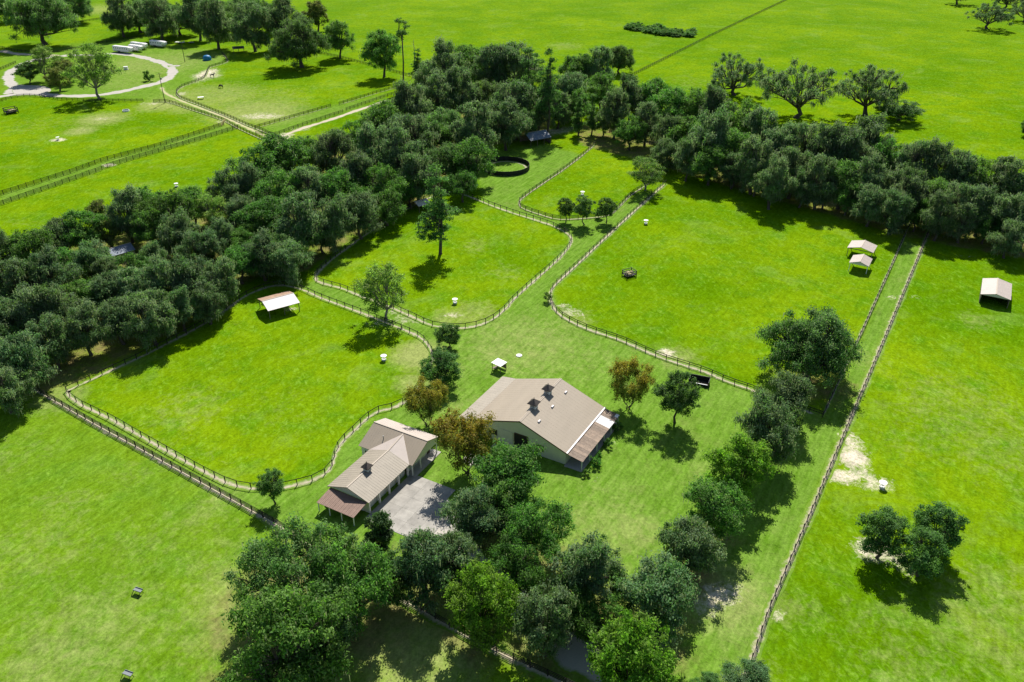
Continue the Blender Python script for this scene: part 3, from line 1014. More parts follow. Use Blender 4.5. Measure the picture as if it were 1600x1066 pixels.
def tree(kind, x, y, wpx, label, group=None, name=None, hs=1.0, variant=None, cat='tree'):
    """x, y: centre of the crown in the photograph; wpx: its width there"""
    W, H, cb = PROTO[kind + '_dim']
    if group and ('grove' in group or 'row along the grass lane' in group):
        hs *= 1.27
    r = rnd
    zc = (cb + (1 - cb) * .5) * H
    for _ in range(8):
        p = G(x, y, zc)
        s = PX(p)[2]
        k = wpx / s / W
        zc = (cb + (1 - cb) * .5) * H * k * hs
    TREE_N[0] += 1
    i = TREE_N[0] if variant is None else variant
    tm, cm = PROTO[kind][i % len(PROTO[kind])]
    nm = name or {'pine': 'pine_tree', 'tallpine': 'pine_tree', 'cypress': 'cypress_tree', 'magnolia': 'magnolia_tree', 'shrub': 'shrub', 'oak': 'oak_tree', 'mossy': 'oak_tree', 'oldoak': 'oak_tree'}.get(kind, 'tree')
    t = thing(nm, label, cat, (p.x, p.y, 0), r.uniform(0, 6.28), group)
    t.scale = (k, k, k * hs)
    if r.random() < .5:
        t.scale[0] *= -1
    link('trunk', tm, None, t)
    link('crown', cm, None, t)
    return t


LOOK = {'mossy': 'grey-green mossy oak', 'green': 'fresh green leafy tree', 'oak': 'broad dark oak', 'airy': 'light thin-leaved tree'}
MARKS = {'wood1': [((435, 475), 'near the rusty pavilion'), ((185, 400), 'near the hidden cabin'), ((276, 292), 'near the lone feeder in the back pasture'), ((80, 615), 'at the head of the four board fence'), ((40, 390), 'at the edge of the back pasture')],
         'wood2': [((790, 262), 'near the round pen'), ((650, 320), 'near the half hidden pale hut'), ((440, 212), 'near the sand track'), ((613, 122), 'near the dead trunk'), ((960, 115), 'near the long distant fence'), ((500, 430), 'near the fence lane')],
         'wood3': [((1346, 390), 'near the twin shelters'), ((1428, 375), 'at the head of the grass lane'), ((1557, 460), 'near the walled shelter'), ((1011, 290), 'near the head of the large paddock'), ((1253, 170), 'near the old moss-hung oaks'), ((910, 205), 'near the cypresses')]}


def wood_label(kind, x, y, wood, where):
    p = G(x, y, 9)
    b = min(MARKS[wood], key=lambda m: (G(*m[0]).xy - p.xy).length)
    return f'{LOOK[kind]} {where}, {b[1]}'


A = 'woodland'
# --- trees standing alone or in short rows
tree('oak', 1272, 535, 158, 'huge dark oak beside the straight grass lane', variant=0)
row = 'trees in the row along the grass lane'
tree('mossy', 1228, 620, 94, 'grey-green oak next to the huge oak, at the end of the lane row', row, hs=.72)
tree('mossy', 1200, 668, 102, 'second grey-green tree of the lane row, behind the bright round tree', row, hs=.8)
tree('bright', 1158, 722, 102, 'bright yellow-green round tree in the lane row', row, hs=.95)
tree('green', 1118, 792, 110, 'dark green tree of the lane row just past the bright round one', row, hs=.8)
tree('mossy', 1079, 850, 108, 'bluish green tree of the lane row beside the sandy bare patch', row, hs=.72)
tree('mossy', 1030, 925, 142, 'broad grey-green tree where the lane row meets the driveway grove', row, hs=.72)
grove = 'trees in the grove over the driveway'
tree('mossy', 918, 890, 122, 'grey-green oak of the driveway grove at the edge of the open lawn', grove, hs=.8)
tree('bright', 992, 1030, 142, 'bright leafy green tree over the end of the driveway', grove)
tree('mossy', 856, 968, 120, 'pale mossy tree beside the visible piece of driveway', grove, hs=.8)
tree('bright', 755, 935, 116, 'bright green maple-like tree in the driveway grove by the board fence', grove, hs=1.05)
tree('green', 838, 825, 108, 'dark green tree with a bare trunk at the corner of the lawn below the barn', grove, hs=.85)
tree('green', 800, 742, 128, 'dark tree against the cream gable wall of the barn', grove, hs=.75)
tree('mossy', 748, 806, 108, 'silvery tree at the edge of the concrete apron', grove, hs=.7)
tree('green', 785, 785, 104, 'dark tree in the middle of the grove below the barn', grove, hs=.75)
tree('mossy', 664, 880, 122, 'grey-green tree between the apron and the board fence', grove, hs=.85)
tree('oak', 474, 895, 205, 'giant oak spreading over the fence below the garage porch', grove, variant=1, hs=.95)
tree('green', 548, 905, 140, 'green leafy tree leaning against the giant oak', grove, hs=.95)
tree('green', 440, 1000, 190, 'huge dark tree in the pasture corner, below the giant oak', grove, hs=.9)
tree('mossy', 505, 985, 110, 'shaded tree crowded between the giant oak and the dry clearing', grove, hs=.75)
tree('mossy', 706, 868, 92, 'grey-green tree over the start of the driveway', grove, hs=.85)
tree('green', 800, 885, 96, 'dark shaded tree over the middle of the driveway', grove, hs=.85)
tree('green', 900, 950, 84, 'dark shaded tree behind the pale mossy one by the driveway', grove, hs=.85)
tree('green', 958, 968, 92, 'dark green tree squeezed between the lane row and the driveway', grove, hs=.8)
tree('green', 606, 905, 84, 'green tree over the board fence beside the dry clearing', grove, hs=.75)
tree('magnolia', 591, 833, 46, 'narrow dark glossy magnolia at the corner of the garage')
tree('mossy', 1168, 1058, 80, 'pale grey-green tree at the foot of the sand-lined fence', hs=.6)
tree('round', 1105, 1068, 46, 'small dark tree next to the pale one by the sand-lined fence', hs=.7)
tree('lawn', 424, 754, 48, 'small dark tree standing on the wire fence near the garage')
tree('round', 700, 522, 42, 'small round tree at the bend of the wire fence', hs=.85)
tree('round', 688, 572, 66, 'grey-green bushy tree between the wire fence and the orange-tipped tree', hs=.8)
tree('autumn', 666, 627, 68, 'orange-brown tipped tree casting its shadow on the garage roof', hs=.95)
tree('autumn', 728, 686, 98, 'yellow-orange turning tree between the garage and the barn', hs=.95)
tree('autumn', 985, 596, 70, 'orange-brown tipped tree on the open lawn behind the barn')
tree('lawn', 1060, 610, 72, 'dark round tree beside the black bin on the lawn', hs=.95)
tree('airy', 599, 446, 92, 'light feathery tree growing in the fence lane above the pavilion', hs=.95)
tree('pine', 684, 312, 74, 'lone tall pine standing in the middle paddock')
tree('airy', 856, 462, 17, 'thin young tree on the corner of the large paddock', hs=.9)
tri = 'row of small trees at the paddock corner'
for x, wv in ((885, 28), (914, 33), (949, 29)):
    tree('lawn', x, 322, wv * 1.12, 'small upright dark tree in the row of three at the paddock corner', tri, hs=.95)
tree('round', 936, 332, 15, 'sapling among the three small trees at the paddock corner', hs=.9)
tree('airy', 1011, 264, 62, 'pale leafy tree in front of the belt at the head of the large paddock', hs=.8)
pair = 'pair of trees in the open pasture'
tree('round', 1382, 833, 84, 'smaller dark tree of the pair on the sandy spot in the pasture', pair, hs=.9)
tree('round', 1468, 822, 78, 'taller tree of the pair in the pasture, its crown the highest', pair, hs=1.0)
tree('round', 1446, 862, 78, 'tree leaning out in front of the tallest of the pasture pair', pair, hs=.95)
tree('oldoak', 1152, 108, 86, 'old moss-hung oak with bare limbs beside the far fence')
tree('oldoak', 1253, 132, 112, 'large old moss-hung oak with a thick forked trunk in the bright field')
tree('oldoak', 1362, 132, 102, 'old moss-hung oak with dead branches at its top')
tree('green', 1408, 170, 72, 'low fallen-over oak beside the dead-topped oak', hs=.42)
tree('oldoak', 1548, 20, 60, 'spreading oak alone in the far corner of the bright field', hs=.85)
tree('oldoak', 1500, -14, 46, 'far oak with its crown cut off at the edge of the bright field', hs=.9)
tree('oldoak', 1576, -10, 46, 'slim far oak behind the spreading oak in the bright field')
tree('oldoak', 1606, 12, 44, 'far oak at the border of the bright field beside the slim oak')
tree('green', 1612, 196, 30, 'dark tree at the border of the bright field above the belt', hs=.9)
loop = 'trees on the island of the gravel loop'
tree('airy', 142, 100, 84, 'open light green tree with a forked trunk on the gravel loop island', loop, hs=.92)
tree('airy', 66, 92, 58, 'light green tree on the gravel loop island beside the gravel apron', loop, hs=.85)
tree('olive', 88, 120, 42, 'small olive tree in front of the others on the gravel loop island', loop, hs=.9)
tree('round', 42, 112, 36, 'low dark tree by the bend of the gravel loop', loop, hs=.75)
tree('olive', 104, 108, 46, 'yellowish tree in the middle of the gravel loop island', loop, hs=.8)
tree('shrub', 232, 118, 16, 'small dark bush with a stump inside the gravel loop', cat='bush', hs=1.2)
far_l = 'far oaks at the head of the farm'
tree('oak', 58, 22, 108, 'very broad dark oak at the head of the farm', far_l, variant=2)
tree('oak', 10, 6, 60, 'dark oak behind the very broad oak at the head of the farm', far_l)
tree('oak', 108, 4, 70, 'oak beside the dry far field at the head of the farm', far_l)
orow = 'oak row behind the horse trailers'
for x, y, wv, k in ((185, 18, 44, 'mossy'), (214, 22, 50, 'oak'), (246, 22, 46, 'mossy'), (276, 26, 50, 'oak'), (306, 22, 46, 'mossy'), (334, 30, 52, 'mossy'), (362, 26, 50, 'oak'), (392, 34, 52, 'mossy'), (418, 22, 50, 'oak'), (440, 30, 50, 'mossy'), (236, 8, 44, 'oak'), (322, 8, 46, 'oak'), (384, 10, 46, 'oak')):
    tree(k, x, y, wv * 1.3, 'dark oak of the long row behind the horse trailers', orow)
tree('oak', 466, 62, 94, 'big round oak alone in the pasture below the far row', hs=1.05, variant=0)
tree('green', 528, 56, 54, 'dark open-trunked oak beside the big round oak', hs=1.05)
tree('olive', 494, 20, 48, 'brownish olive tree behind the big round oak', hs=1.0)
tree('green', 597, 76, 62, 'dense dark oak with a round shadow at the tip of the wood', hs=1.15)
tree('tallpine', 624, 42, 34, 'tall thin pine rising above the wood', hs=1.15)
tree('pine', 652, 96, 28, 'ragged pine next to the dead snag', hs=.9)
p = G(649, 118)
t = thing('dead_tree', 'bare dead tree trunk standing beside the tall thin pine', 'tree', (p.x, p.y, 0), 1.0)
link('trunk', SNAG, None, t)

# --- the wood and the belt
wood1 = 'trees of the wood around the hidden cabin'
L1 = 'dark oak of the dense wood around the hidden cabin'
wood2 = 'trees of the wood behind the lone pine'
L2 = 'dark mossy oak of the dense wood beside the round pen'
wood3 = 'trees of the tree belt'
L3 = 'tall mossy oak of the long belt between the paddocks and the bright field'
for x, y, wv, k in ((700, 105, 55, 'mossy'), (735, 96, 55, 'green'), (770, 102, 56, 'mossy'), (806, 100, 60, 'mossy'), (668, 118, 40, 'mossy'), (905, 108, 50, 'green'), (936, 104, 46, 'mossy'), (890, 142, 50, 'mossy'), (940, 136, 46, 'green'),
                    (640, 166, 62, 'mossy'), (680, 152, 62, 'mossy'), (718, 142, 62, 'mossy'), (757, 152, 66, 'oak'), (802, 160, 66, 'mossy'), (832, 140, 56, 'green'), (790, 192, 64, 'mossy'),
                    (740, 200, 72, 'mossy'), (690, 200, 76, 'oak'), (640, 210, 72, 'mossy'), (600, 190, 62, 'green'), (626, 244, 76, 'mossy'), (584, 234, 62, 'mossy'), (558, 214, 52, 'green'),
                    (520, 236, 66, 'mossy'), (480, 236, 62, 'green'), (440, 244, 72, 'green'), (404, 262, 70, 'green'), (560, 268, 66, 'mossy'), (600, 286, 66, 'green'), (650, 272, 62, 'mossy'), (704, 250, 74, 'oak'), (738, 246, 58, 'green'),
                    (530, 290, 62, 'green'), (482, 292, 66, 'mossy'), (434, 300, 72, 'green'), (386, 290, 56, 'mossy'), (722, 286, 44, 'green'), (560, 330, 62, 'mossy'), (602, 318, 56, 'green'), (520, 345, 56, 'mossy'), (640, 296, 44, 'green'), (872, 168, 46, 'mossy'), (898, 160, 46, 'green'), (806, 186, 60, 'oak'), (842, 176, 44, 'mossy')):
    tree(k, x, y, wv * rnd.uniform(1.12, 1.35), wood_label(k, x, y, 'wood2', 'of the middle wood'), wood2, hs=rnd.uniform(.88, 1.08))
for x, y, wv, k in ((352, 300, 52, 'mossy'), (330, 322, 56, 'airy'), (300, 318, 62, 'green'), (262, 330, 70, 'green'), (226, 318, 58, 'green'), (196, 332, 60, 'mossy'), (122, 356, 60, 'green'), (90, 368, 56, 'mossy'),
                    (50, 386, 62, 'green'), (12, 394, 60, 'mossy'), (420, 340, 80, 'green'), (470, 345, 78, 'mossy'), (500, 362, 50, 'mossy'), (312, 386, 62, 'mossy'), (278, 362, 60, 'mossy'), (344, 370, 52, 'mossy'), (372, 376, 44, 'green'), (232, 352, 50, 'green'),
                    (146, 404, 56, 'mossy'), (108, 410, 62, 'green'), (70, 430, 66, 'mossy'), (24, 440, 68, 'mossy'), (400, 396, 46, 'green'), (442, 388, 82, 'oak'), (302, 440, 70, 'mossy'), (256, 448, 68, 'mossy'), (214, 456, 66, 'mossy'), (172, 454, 66, 'mossy'),
                    (130, 464, 66, 'green'), (90, 482, 76, 'mossy'), (46, 490, 76, 'mossy'), (8, 500, 62, 'mossy'), (182, 496, 68, 'mossy'), (232, 490, 66, 'mossy'), (280, 478, 58, 'mossy'), (130, 512, 68, 'mossy'), (76, 530, 74, 'mossy'), (30, 560, 80, 'mossy'), (2, 600, 62, 'mossy'),
                    (372, 408, 66, 'green'), (408, 398, 60, 'mossy'), (346, 436, 56, 'mossy'), (322, 470, 46, 'mossy'), (450, 405, 56, 'mossy'), (236, 402, 46, 'mossy'), (212, 420, 48, 'green'), (168, 428, 44, 'mossy'), (378, 330, 56, 'mossy'), (-30, 450, 70, 'mossy'), (-30, 530, 80, 'mossy')):
    tree(k, x, y, wv * rnd.uniform(1.12, 1.35), wood_label(k, x, y, 'wood1', 'of the cabin wood'), wood1, hs=rnd.uniform(.82, 1.02))
tree('olive', 152, 334, 52, 'yellowish turning tree at the border of the wood by the hidden cabin', wood1, hs=1.2)
tree('olive', 166, 362, 46, 'yellow-green tree beside the hidden cabin', wood1, hs=1.1)
tree('airy', 118, 430, 50, 'light yellow-green tree inside the wood by the hidden cabin', wood1, hs=.9)
tree('pine', 857, 130, 54, 'reddish thin-topped pine over the hut by the round pen', hs=1.25)
tree('oak', 968, 90, 50, 'round dense dark oak at the far edge of the wood by the fence', hs=1.15)
tree('tallpine', 826, 88, 44, 'flat-topped pine at the back of the wood', hs=.9)
cyp = 'cypresses at the near end of the belt'
for x in (905, 926, 945):
    tree('cypress', x, 176, 26, 'slim upright cypress at the end of the belt by the hut', cyp, hs=1.0)
for x, y, wv, k in ((985, 150, 48, 'mossy'), (1020, 150, 52, 'green'), (1010, 188, 50, 'mossy'), (1052, 168, 58, 'green'), (1086, 164, 54, 'green'), (1120, 170, 60, 'mossy'), (1156, 186, 60, 'green'), (1190, 210, 60, 'mossy'),
                    (1046, 208, 50, 'mossy'), (1076, 212, 54, 'green'), (1112, 216, 60, 'mossy'), (1146, 234, 60, 'green'), (1180, 252, 60, 'mossy'), (1216, 236, 64, 'mossy'), (1250, 226, 64, 'mossy'), (1240, 264, 58, 'mossy'), (1286, 236, 64, 'mossy'),
                    (1282, 278, 58, 'mossy'), (1322, 236, 60, 'mossy'), (1318, 282, 58, 'green'), (1356, 224, 66, 'mossy'), (1352, 284, 58, 'mossy'), (1392, 246, 60, 'green'), (1390, 292, 58, 'mossy'), (1430, 254, 60, 'mossy'), (1426, 302, 58, 'mossy'),
                    (1466, 262, 60, 'mossy'), (1462, 308, 58, 'green'), (1500, 268, 60, 'mossy'), (1500, 318, 58, 'mossy'), (1536, 278, 60, 'green'), (1536, 326, 58, 'mossy'), (1572, 284, 60, 'mossy'), (1574, 334, 58, 'mossy'), (1606, 296, 60, 'mossy'), (1610, 340, 60, 'mossy'), (1208, 282, 50, 'mossy'), (962, 172, 46, 'mossy'), (985, 202, 44, 'green'), (1040, 238, 40, 'mossy'), *[(1075 + 36 * i, 246 + 8.4 * i + rnd.uniform(-5, 5), rnd.uniform(40, 52), ('mossy', 'green', 'mossy')[i % 3]) for i in range(15)]):
    tree(k, x, y, wv * rnd.uniform(1.12, 1.38), wood_label(k, x, y, 'wood3', 'of the long tree belt'), wood3, hs=rnd.uniform(.95, 1.15))

# --- shrubs in the bed along the barn porch
bed = 'shrubs in the bed along the barn porch'
for x, y, wv, lb in ((966, 666, 20, 'rounded green shrub at the far corner of the barn porch'), (951, 691, 17, 'round bluish shrub in the middle of the porch bed'), (937, 709, 13, 'smallest shrub of the porch bed'), (929, 721, 22, 'bright green rounded shrub at the near end of the porch bed'), (916, 739, 14, 'dull low shrub at the corner of the barn porch')):
    tree('shrub', x, y, wv, lb, bed, cat='bush')

# --- brush pile island in the far field
bl = []
for i in range(95):
    u = rnd.random()
    th = 5.5 * math.sin(math.pi * min(1, .12 + u * .9)) ** .6
    x = 982 + u * 100 + rnd.gauss(0, 2)
    y = 42 + u * 14 + rnd.uniform(-th, th) * .75
    bl.append((x, y, rnd.uniform(9, 19)))
p0 = G(1030, 50)
bt = thing('brush_thicket', 'long low grey-green thicket alone in the far bright field', 'bushes', (p0.x, p0.y, 0))
for x, y, wv in bl:
    q = G(x, y, .8)
    s = PX(q)[2]
    k = wv / s / 2.4
    tm, cm = PROTO['shrub'][rnd.randrange(3)]
    o = link('bush', cm, None, bt, (q.x - p0.x, q.y - p0.y, 0), rnd.uniform(0, 6), (k, k, k * rnd.uniform(.4, .75)))
bt2 = tree('shrub', 1083, 47, 24, 'small separate bush at the end of the far thicket', cat='bush', hs=.55)


# ================================================================== BUILDINGS
def roof_plane(mb, e0, e1, r1, r0, t=0.12, nrib=0, rib=(0.06, 0.012)):
    """e0-e1 eave, r0-r1 ridge; order e0,e1,r1,r0 counter-clockwise from above; ribs run from eave to ridge"""
    e0, e1, r1, r0 = map(Vector, (e0, e1, r1, r0))
    mb.slab([e0, e1, r1, r0], t)
    n = (e1 - e0).cross(r0 - e0).normalized()
    for i in range(nrib + 1):
        u = (i + .0) / max(nrib, 1)
        a, b = e0.lerp(e1, u), r0.lerp(r1, u)
        sh = (e1 - e0).normalized() * (rib[0] * .6 if i == 0 else (-rib[0] * .6 if i == nrib else 0))
        mb.bar(a + n * (rib[1] * .5 - .004) + sh, b + n * (rib[1] * .5 - .004) + sh, rib[0], rib[1], n)


def cupola(parent, x, y, zr, base=1.25, hb=1.0, roofw=2.1, hr=0.95):
    c = MB()
    c.box((x, y, zr + hb / 2 - .35), (base, base, hb + .7))
    cu = c.build('cupola', WHITE, parent)
    lv = MB()
    for sx, sy in ((1, 0), (-1, 0), (0, 1), (0, -1)):
        for k in range(4):
            lv.box((x + sx * (base / 2 + .012), y + sy * (base / 2 + .012), zr + .25 + k * .18), (.03 if sx else base * .7, .03 if sy else base * .7, .09))
    lv.build('louvres', BROWN, cu)
    r = MB()
    h = roofw / 2
    z0 = zr + hb
    r.add([(x - h, y - h, z0), (x + h, y - h, z0), (x + h, y + h, z0), (x - h, y + h, z0), (x, y, z0 + hr), (x - h, y - h, z0 - .1), (x + h, y - h, z0 - .1), (x + h, y + h, z0 - .1), (x - h, y + h, z0 - .1)],
          [(0, 1, 4), (1, 2, 4), (2, 3, 4), (3, 0, 4), (0, 5, 6, 1), (1, 6, 7, 2), (2, 7, 8, 3), (3, 8, 5, 0), (8, 7, 6, 5)])
    r.lathe([(.04, z0 + hr - .05), (.09, z0 + hr + .12), (.02, z0 + hr + .35)], 8, (x, y, 0))
    r.build('cupola_roof', ROOF_DARK, cu)


def framed_window(parent, c, wd, ht, axis='x', m=WHITE, out=1, name='window'):
    """window in a wall whose outward normal is +-axis; c = centre on the wall face"""
    x, y, z = c
    g, f = MB(), MB()
    if axis == 'x':
        g.box((x + out * .015, y, z), (.03, wd, ht))
        for s in (-1, 1):
            f.box((x + out * .04, y + s * wd / 2, z), (.08, .12, ht + .24))
            f.box((x + out * .038, y, z + s * ht / 2), (.07, wd - .12, .12))
        f.box((x + out * .035, y, z), (.05, .06, ht - .12))
    else:
        g.box((x, y + out * .015, z), (wd, .03, ht))
        for s in (-1, 1):
            f.box((x + s * wd / 2, y + out * .04, z), (.12, .08, ht + .24))
            f.box((x, y + out * .038, z + s * ht / 2), (wd - .12, .07, .12))
        f.box((x, y + out * .035, z), (.06, .05, ht - .12))
    o = g.build(name, GLASS, parent)
    f.build('frame', m, o)
    return o


# ---- the barn (local x runs along the ridge, local y to the far eave side)
BA = 1.05
B = thing('barn', 'large cream barn with tan metal roof, two cupolas and rusty porch roof', 'barn', (1.53, 136.10, 0), BA)
BL, BW, BHE, BHR = 18.24, 10.66, 3.15, 7.12
LB, HB = 11.3, 3.45          # break of the far slope
LL, HL = 14.7, 3.0
r = MB()
roof_plane(r, (0, -BW, BHE), (BL, -BW, BHE), (BL, 0, BHR), (0, 0, BHR), nrib=20)
r.build('roof_slope', ROOF_TAN, B)
r = MB()
roof_plane(r, (BL, LB, HB), (0, LB, HB), (0, 0, BHR), (BL, 0, BHR), nrib=20)
r.build('roof_slope', ROOF_TAN, B)
r = MB()
roof_plane(r, (BL, LL, HL), (0, LL, HL), (0, LB - .05, HB + .03), (BL, LB - .05, HB + .03), nrib=20)
r.build('lean_to_roof', ROOF_TAN2, B)
r = MB()
r.bar((-.03, -.14, BHR + .0), (BL + .03, -.14, BHR + .0), .22, .05, (0, -.36, 1))
r.bar((-.03, .14, BHR + .01), (BL + .03, .14, BHR + .01), .22, .05, (0, .33, 1))
r.build('ridge_cap', TRIM, B)
r = MB()                                           # eave flashing above the porch
r.bar((-.05, -BW - .08, BHE + .04), (BL + .05, -BW - .08, BHE + .04), .34, .1)
r.build('eave_flashing', PALE_METAL, B)
w_ = MB()                                          # gable walls and side walls
for xa, fl in ((.35, 0), (BL - .35, 1)):
    prof = [(xa, -BW + .35, 0), (xa, -BW + .35, BHE - .02), (xa, 0, BHR - .16), (xa, LB, HB - .16), (xa, LL - .35, HL - .14), (xa, LL - .35, 0)]
    if fl:
        prof = prof[::-1]
    w_.slab(prof, .18)
w_.box((BL / 2, -BW + .44, BHE / 2 - .06), (BL - 1.08, .18, BHE - .1))
w_.box((BL / 2, LL - .44, HL / 2 - .1), (BL - 1.08, .18, HL - .2))
w_.build('wall', CREAM, B)
w_ = MB()
for k in range(22):                                # battens on the gable facing the grove
    y = -BW + .9 + k * 1.15
    top = BHR - .25 - abs(y) * (BHR - BHE) / BW if y < LB else HB - .3
    if -3.4 < y < 0.2 or top < 1:
        continue
    w_.box((.335, y, top / 2), (.03, .06, top))
w_.build('battens', CREAM, B)
fb = MB()
fb.bar((.02, -BW, BHE - .16), (.02, 0, BHR - .16), .06, .22, (0, 0, 1))
fb.bar((.02, 0, BHR - .16), (.02, LB, HB - .16), .06, .22, (0, 0, 1))
fb.bar((BL - .02, -BW, BHE - .16), (BL - .02, 0, BHR - .16), .06, .22, (0, 0, 1))
fb.build('barge_board', BROWN, B)
d = MB().box((.31, -0.2, 1.75), (.08, 3.0, 3.5))
d_ = d.build('doorway', DARK, B)
fr = MB()
for s in (-1, 1):
    fr.box((.27, -.2 + s * 1.56, 1.8), (.12, .14, 3.6))
fr.box((.268, -.2, 3.6), (.116, 3.0, .16))
fr.build('frame', BROWN, d_)
sl = MB().box((.255, 1.5 + 1.7, 1.75), (.06, 2.9, 3.4))
for s in (-1, 1):
    sl.bar((.22, 3.2 - s * 1.4, .2), (.22, 3.2 + s * 1.4, 3.3), .14, .03, (1, 0, 0))
sl.build('sliding_door', CREAM, B)
framed_window(B, (.345, -4.55, 2.0), 1.5, 1.25, 'x', BROWN, -1)
framed_window(B, (.345, 6.3, 2.0), 1.5, 1.25, 'x', BROWN, -1)
for k in range(4):
    framed_window(B, (3.0 + k * 4.0, -BW + .345, 1.7), 1.2, 1.0, 'y', BROWN, -1)
# porch roof of separate sheets, two of them white
PW, PH = 3.53, 2.35
npan = 20
for k in range(npan):
    a0, a1 = BL * k / npan + .012, BL * (k + 1) / npan - .012
    dz = rnd.uniform(-.008, .008)
    q = MB()
    e0, e1 = (a0, -BW - PW, PH + dz), (a1, -BW - PW, PH + dz)
    r1, r0 = (a1, -BW - .02, BHE - .10 + dz), (a0, -BW - .02, BHE - .10 + dz)
    roof_plane(q, e0, e1, r1, r0, .04, 4, (.05, .035))
    q.build('roof_sheet', WHITE_PANEL if k in (14, 15, 16) else ROOF_RUST, B)
q = MB()
q.slab([(14.0 + 3.0, -BW - PW + .05, PH + .065), (BL - .02, -BW - PW + .05, PH + .065), (BL - .02, -BW - PW + .75, PH + .215), (17.0, -BW - PW + .75, PH + .215)], .02)
q.build('white_roof_sheet', WHITE_PANEL, B)
for k in range(6):
    MB().box((.25 + k * (BL - .5) / 5, -BW - PW + .25, (PH - .06) / 2), (.16, .16, PH - .06)).build('porch_post', WHITE, B)
MB().box((BL / 2, -BW - PW + .25, PH - .12), (BL - .3, .1, .16)).build('porch_beam', WHITE, B)
MB().box((BL / 2, -BW - PW / 2 + .15, .06), (BL + .6, PW + .3, .13)).build('porch_floor', CONC, B)
for x, y in ((842.6, 659), (863.4, 636), (884, 613.7)):
    z = 6.2
    for _ in range(8):
        g = G(x, y, z)
        lx = math.cos(BA) * (g.x - 1.53) + math.sin(BA) * (g.y - 136.1)
        ly = -math.sin(BA) * (g.x - 1.53) + math.cos(BA) * (g.y - 136.1)
        z = BHR + ly * (BHR - BHE) / BW
    v = MB().box((lx, ly, z + .12), (.95, .42, .30), taper=.8)
    v.build('roof_vent', PALE_METAL, B)
cupola(B, 6.0, 0, BHR)
cupola(B, 12.2, 0, BHR)
MB().box((-.9, 1.5, .05), (2.4, 8.0, .11)).build('door_apron', CONC, B)

# ---- the garage house
GA = 1.06
Ho = thing('garage_house', 'cream garage house with tan metal roof, one cupola and brown porch roof', 'house', (-30.45, 118.89, 0), GA)
GL, GW, GE, GR, GC = 18.27, 4.88, 2.85, 4.55, 5.25
E1, E2, CF, CB, A0 = 7.6, 5.6, 5.5, 3.6, 12.8
VE = GL - CF                              # where the wing's near eave runs
r = MB()
r.slab([(0, -GW, GE), (VE, -GW, GE), (A0, 0, GR), (0, 0, GR)], .12)
n_ = Vector((0, -(GR - GE), GW)).normalized()
for i in range(22):
    x = .03 + i * .6
    xe = min(x, VE - .02)
    r.bar(Vector((xe, -GW, GE)) + n_ * .02, Vector((x if x < A0 else A0 - .02, 0, GR)) + n_ * .004, .05, .016, n_)
r.build('roof_slope', ROOF_TAN2, Ho)
r = MB()
r.slab([(VE, GW, GE), (0, GW, GE), (0, 0, GR), (A0, 0, GR)], .12)
n_ = Vector((0, GR - GE, GW)).normalized()
for i in range(22):
    x = .03 + i * .6
    r.bar(Vector((min(x, VE - .02), GW, GE)) + n_ * .02, Vector((x if x < A0 else A0 - .02, 0, GR)) + n_ * .004, .05, .016, n_)
r.build('roof_slope', ROOF_TAN2, Ho)
AP = (GL - .5, 0, GC + .02)
r = MB().slab([(VE, -GW, GE), AP, (A0, 0, GR)], .1)
r.build('valley_roof', ROOF_PINK, Ho)
r = MB().slab([(VE, GW, GE), (A0, 0, GR), AP], .1)
r.build('valley_roof', ROOF_PINK, Ho)
r = MB()
roof_plane(r, (VE, E1, GE), (VE, -E2, GE), (GL, -E2, GC), (GL, E1, GC), nrib=22)
r.build('wing_roof', ROOF_TAN, Ho)
r = MB()
HCB = 3.95
roof_plane(r, (GL + CB, -E2, HCB), (GL + CB, E1, HCB), (GL, E1, GC), (GL, -E2, GC), nrib=22)
r.build('wing_roof', ROOF_PINK, Ho)
r = MB()
r.bar((-.02, 0, GR + .02), (A0, 0, GR + .02), .26, .05)
r.bar((A0, 0, GR + .02), (GL - .5, 0, GC + .03), .3, .05)
r.bar((GL, -E2 - .02, GC + .02), (GL, E1 + .02, GC + .02), .26, .05)
r.build('ridge_cap', TRIM, Ho)
wl = MB()
wl.slab([(.4, -GW + .4, 0), (.4, -GW + .4, GE - .02), (.4, 0, GR - .18), (.4, GW - .4, GE - .02), (.4, GW - .4, 0)], .2)
wl.box((VE / 2 + .3, GW - .5, GE / 2 - .05), (VE - .6, .2, GE - .1))
wl.box((VE / 2 + .3, -GW + 1.3, GE / 2 - .05), (VE - .6, .2, GE - .1))
wl.slab([(VE + .4, E1 - .4, 0), (VE + .4, E1 - .4, GE + .0), (GL, E1 - .4, GC - .18), (GL + CB - .4, E1 - .4, HCB - .06), (GL + CB - .4, E1 - .4, 0)], .2)
wl.slab([(GL + CB - .4, -E2 + 1.7, 0), (GL + CB - .4, -E2 + 1.7, HCB - .08), (GL, -E2 + 1.7, GC - .18), (VE + .4, -E2 + 1.7, GE - .02), (VE + .4, -E2 + 1.7, 0)], .2)
wl.box((GL + CB - .5, (E1 - E2) / 2 + .6, HCB / 2 - .1), (.18, E1 + E2 - 2.5, HCB - .2))
wl.box((VE + .5, (E1 + GW) / 2 - .45, GE / 2 - .06), (.18, E1 - GW - .1, GE - .12))
wl.slab([(GL + CB - .3, -E2 + .25, HCB - .10), (GL, -E2 + .25, GC - .16), (VE + .2, -E2 + .25, GE - .06), (VE + .2, -E2 + .25, GE - .3), (GL + CB - .3, -E2 + .25, GE - .3)], .12)
wl.build('wall', CREAM, Ho)
for k in range(5):
    MB().box((.55 + k * (VE - .7) / 4, -GW + .42, (GE - .14) / 2), (.32, .3, GE - .14)).build('pilaster', WHITE, Ho)
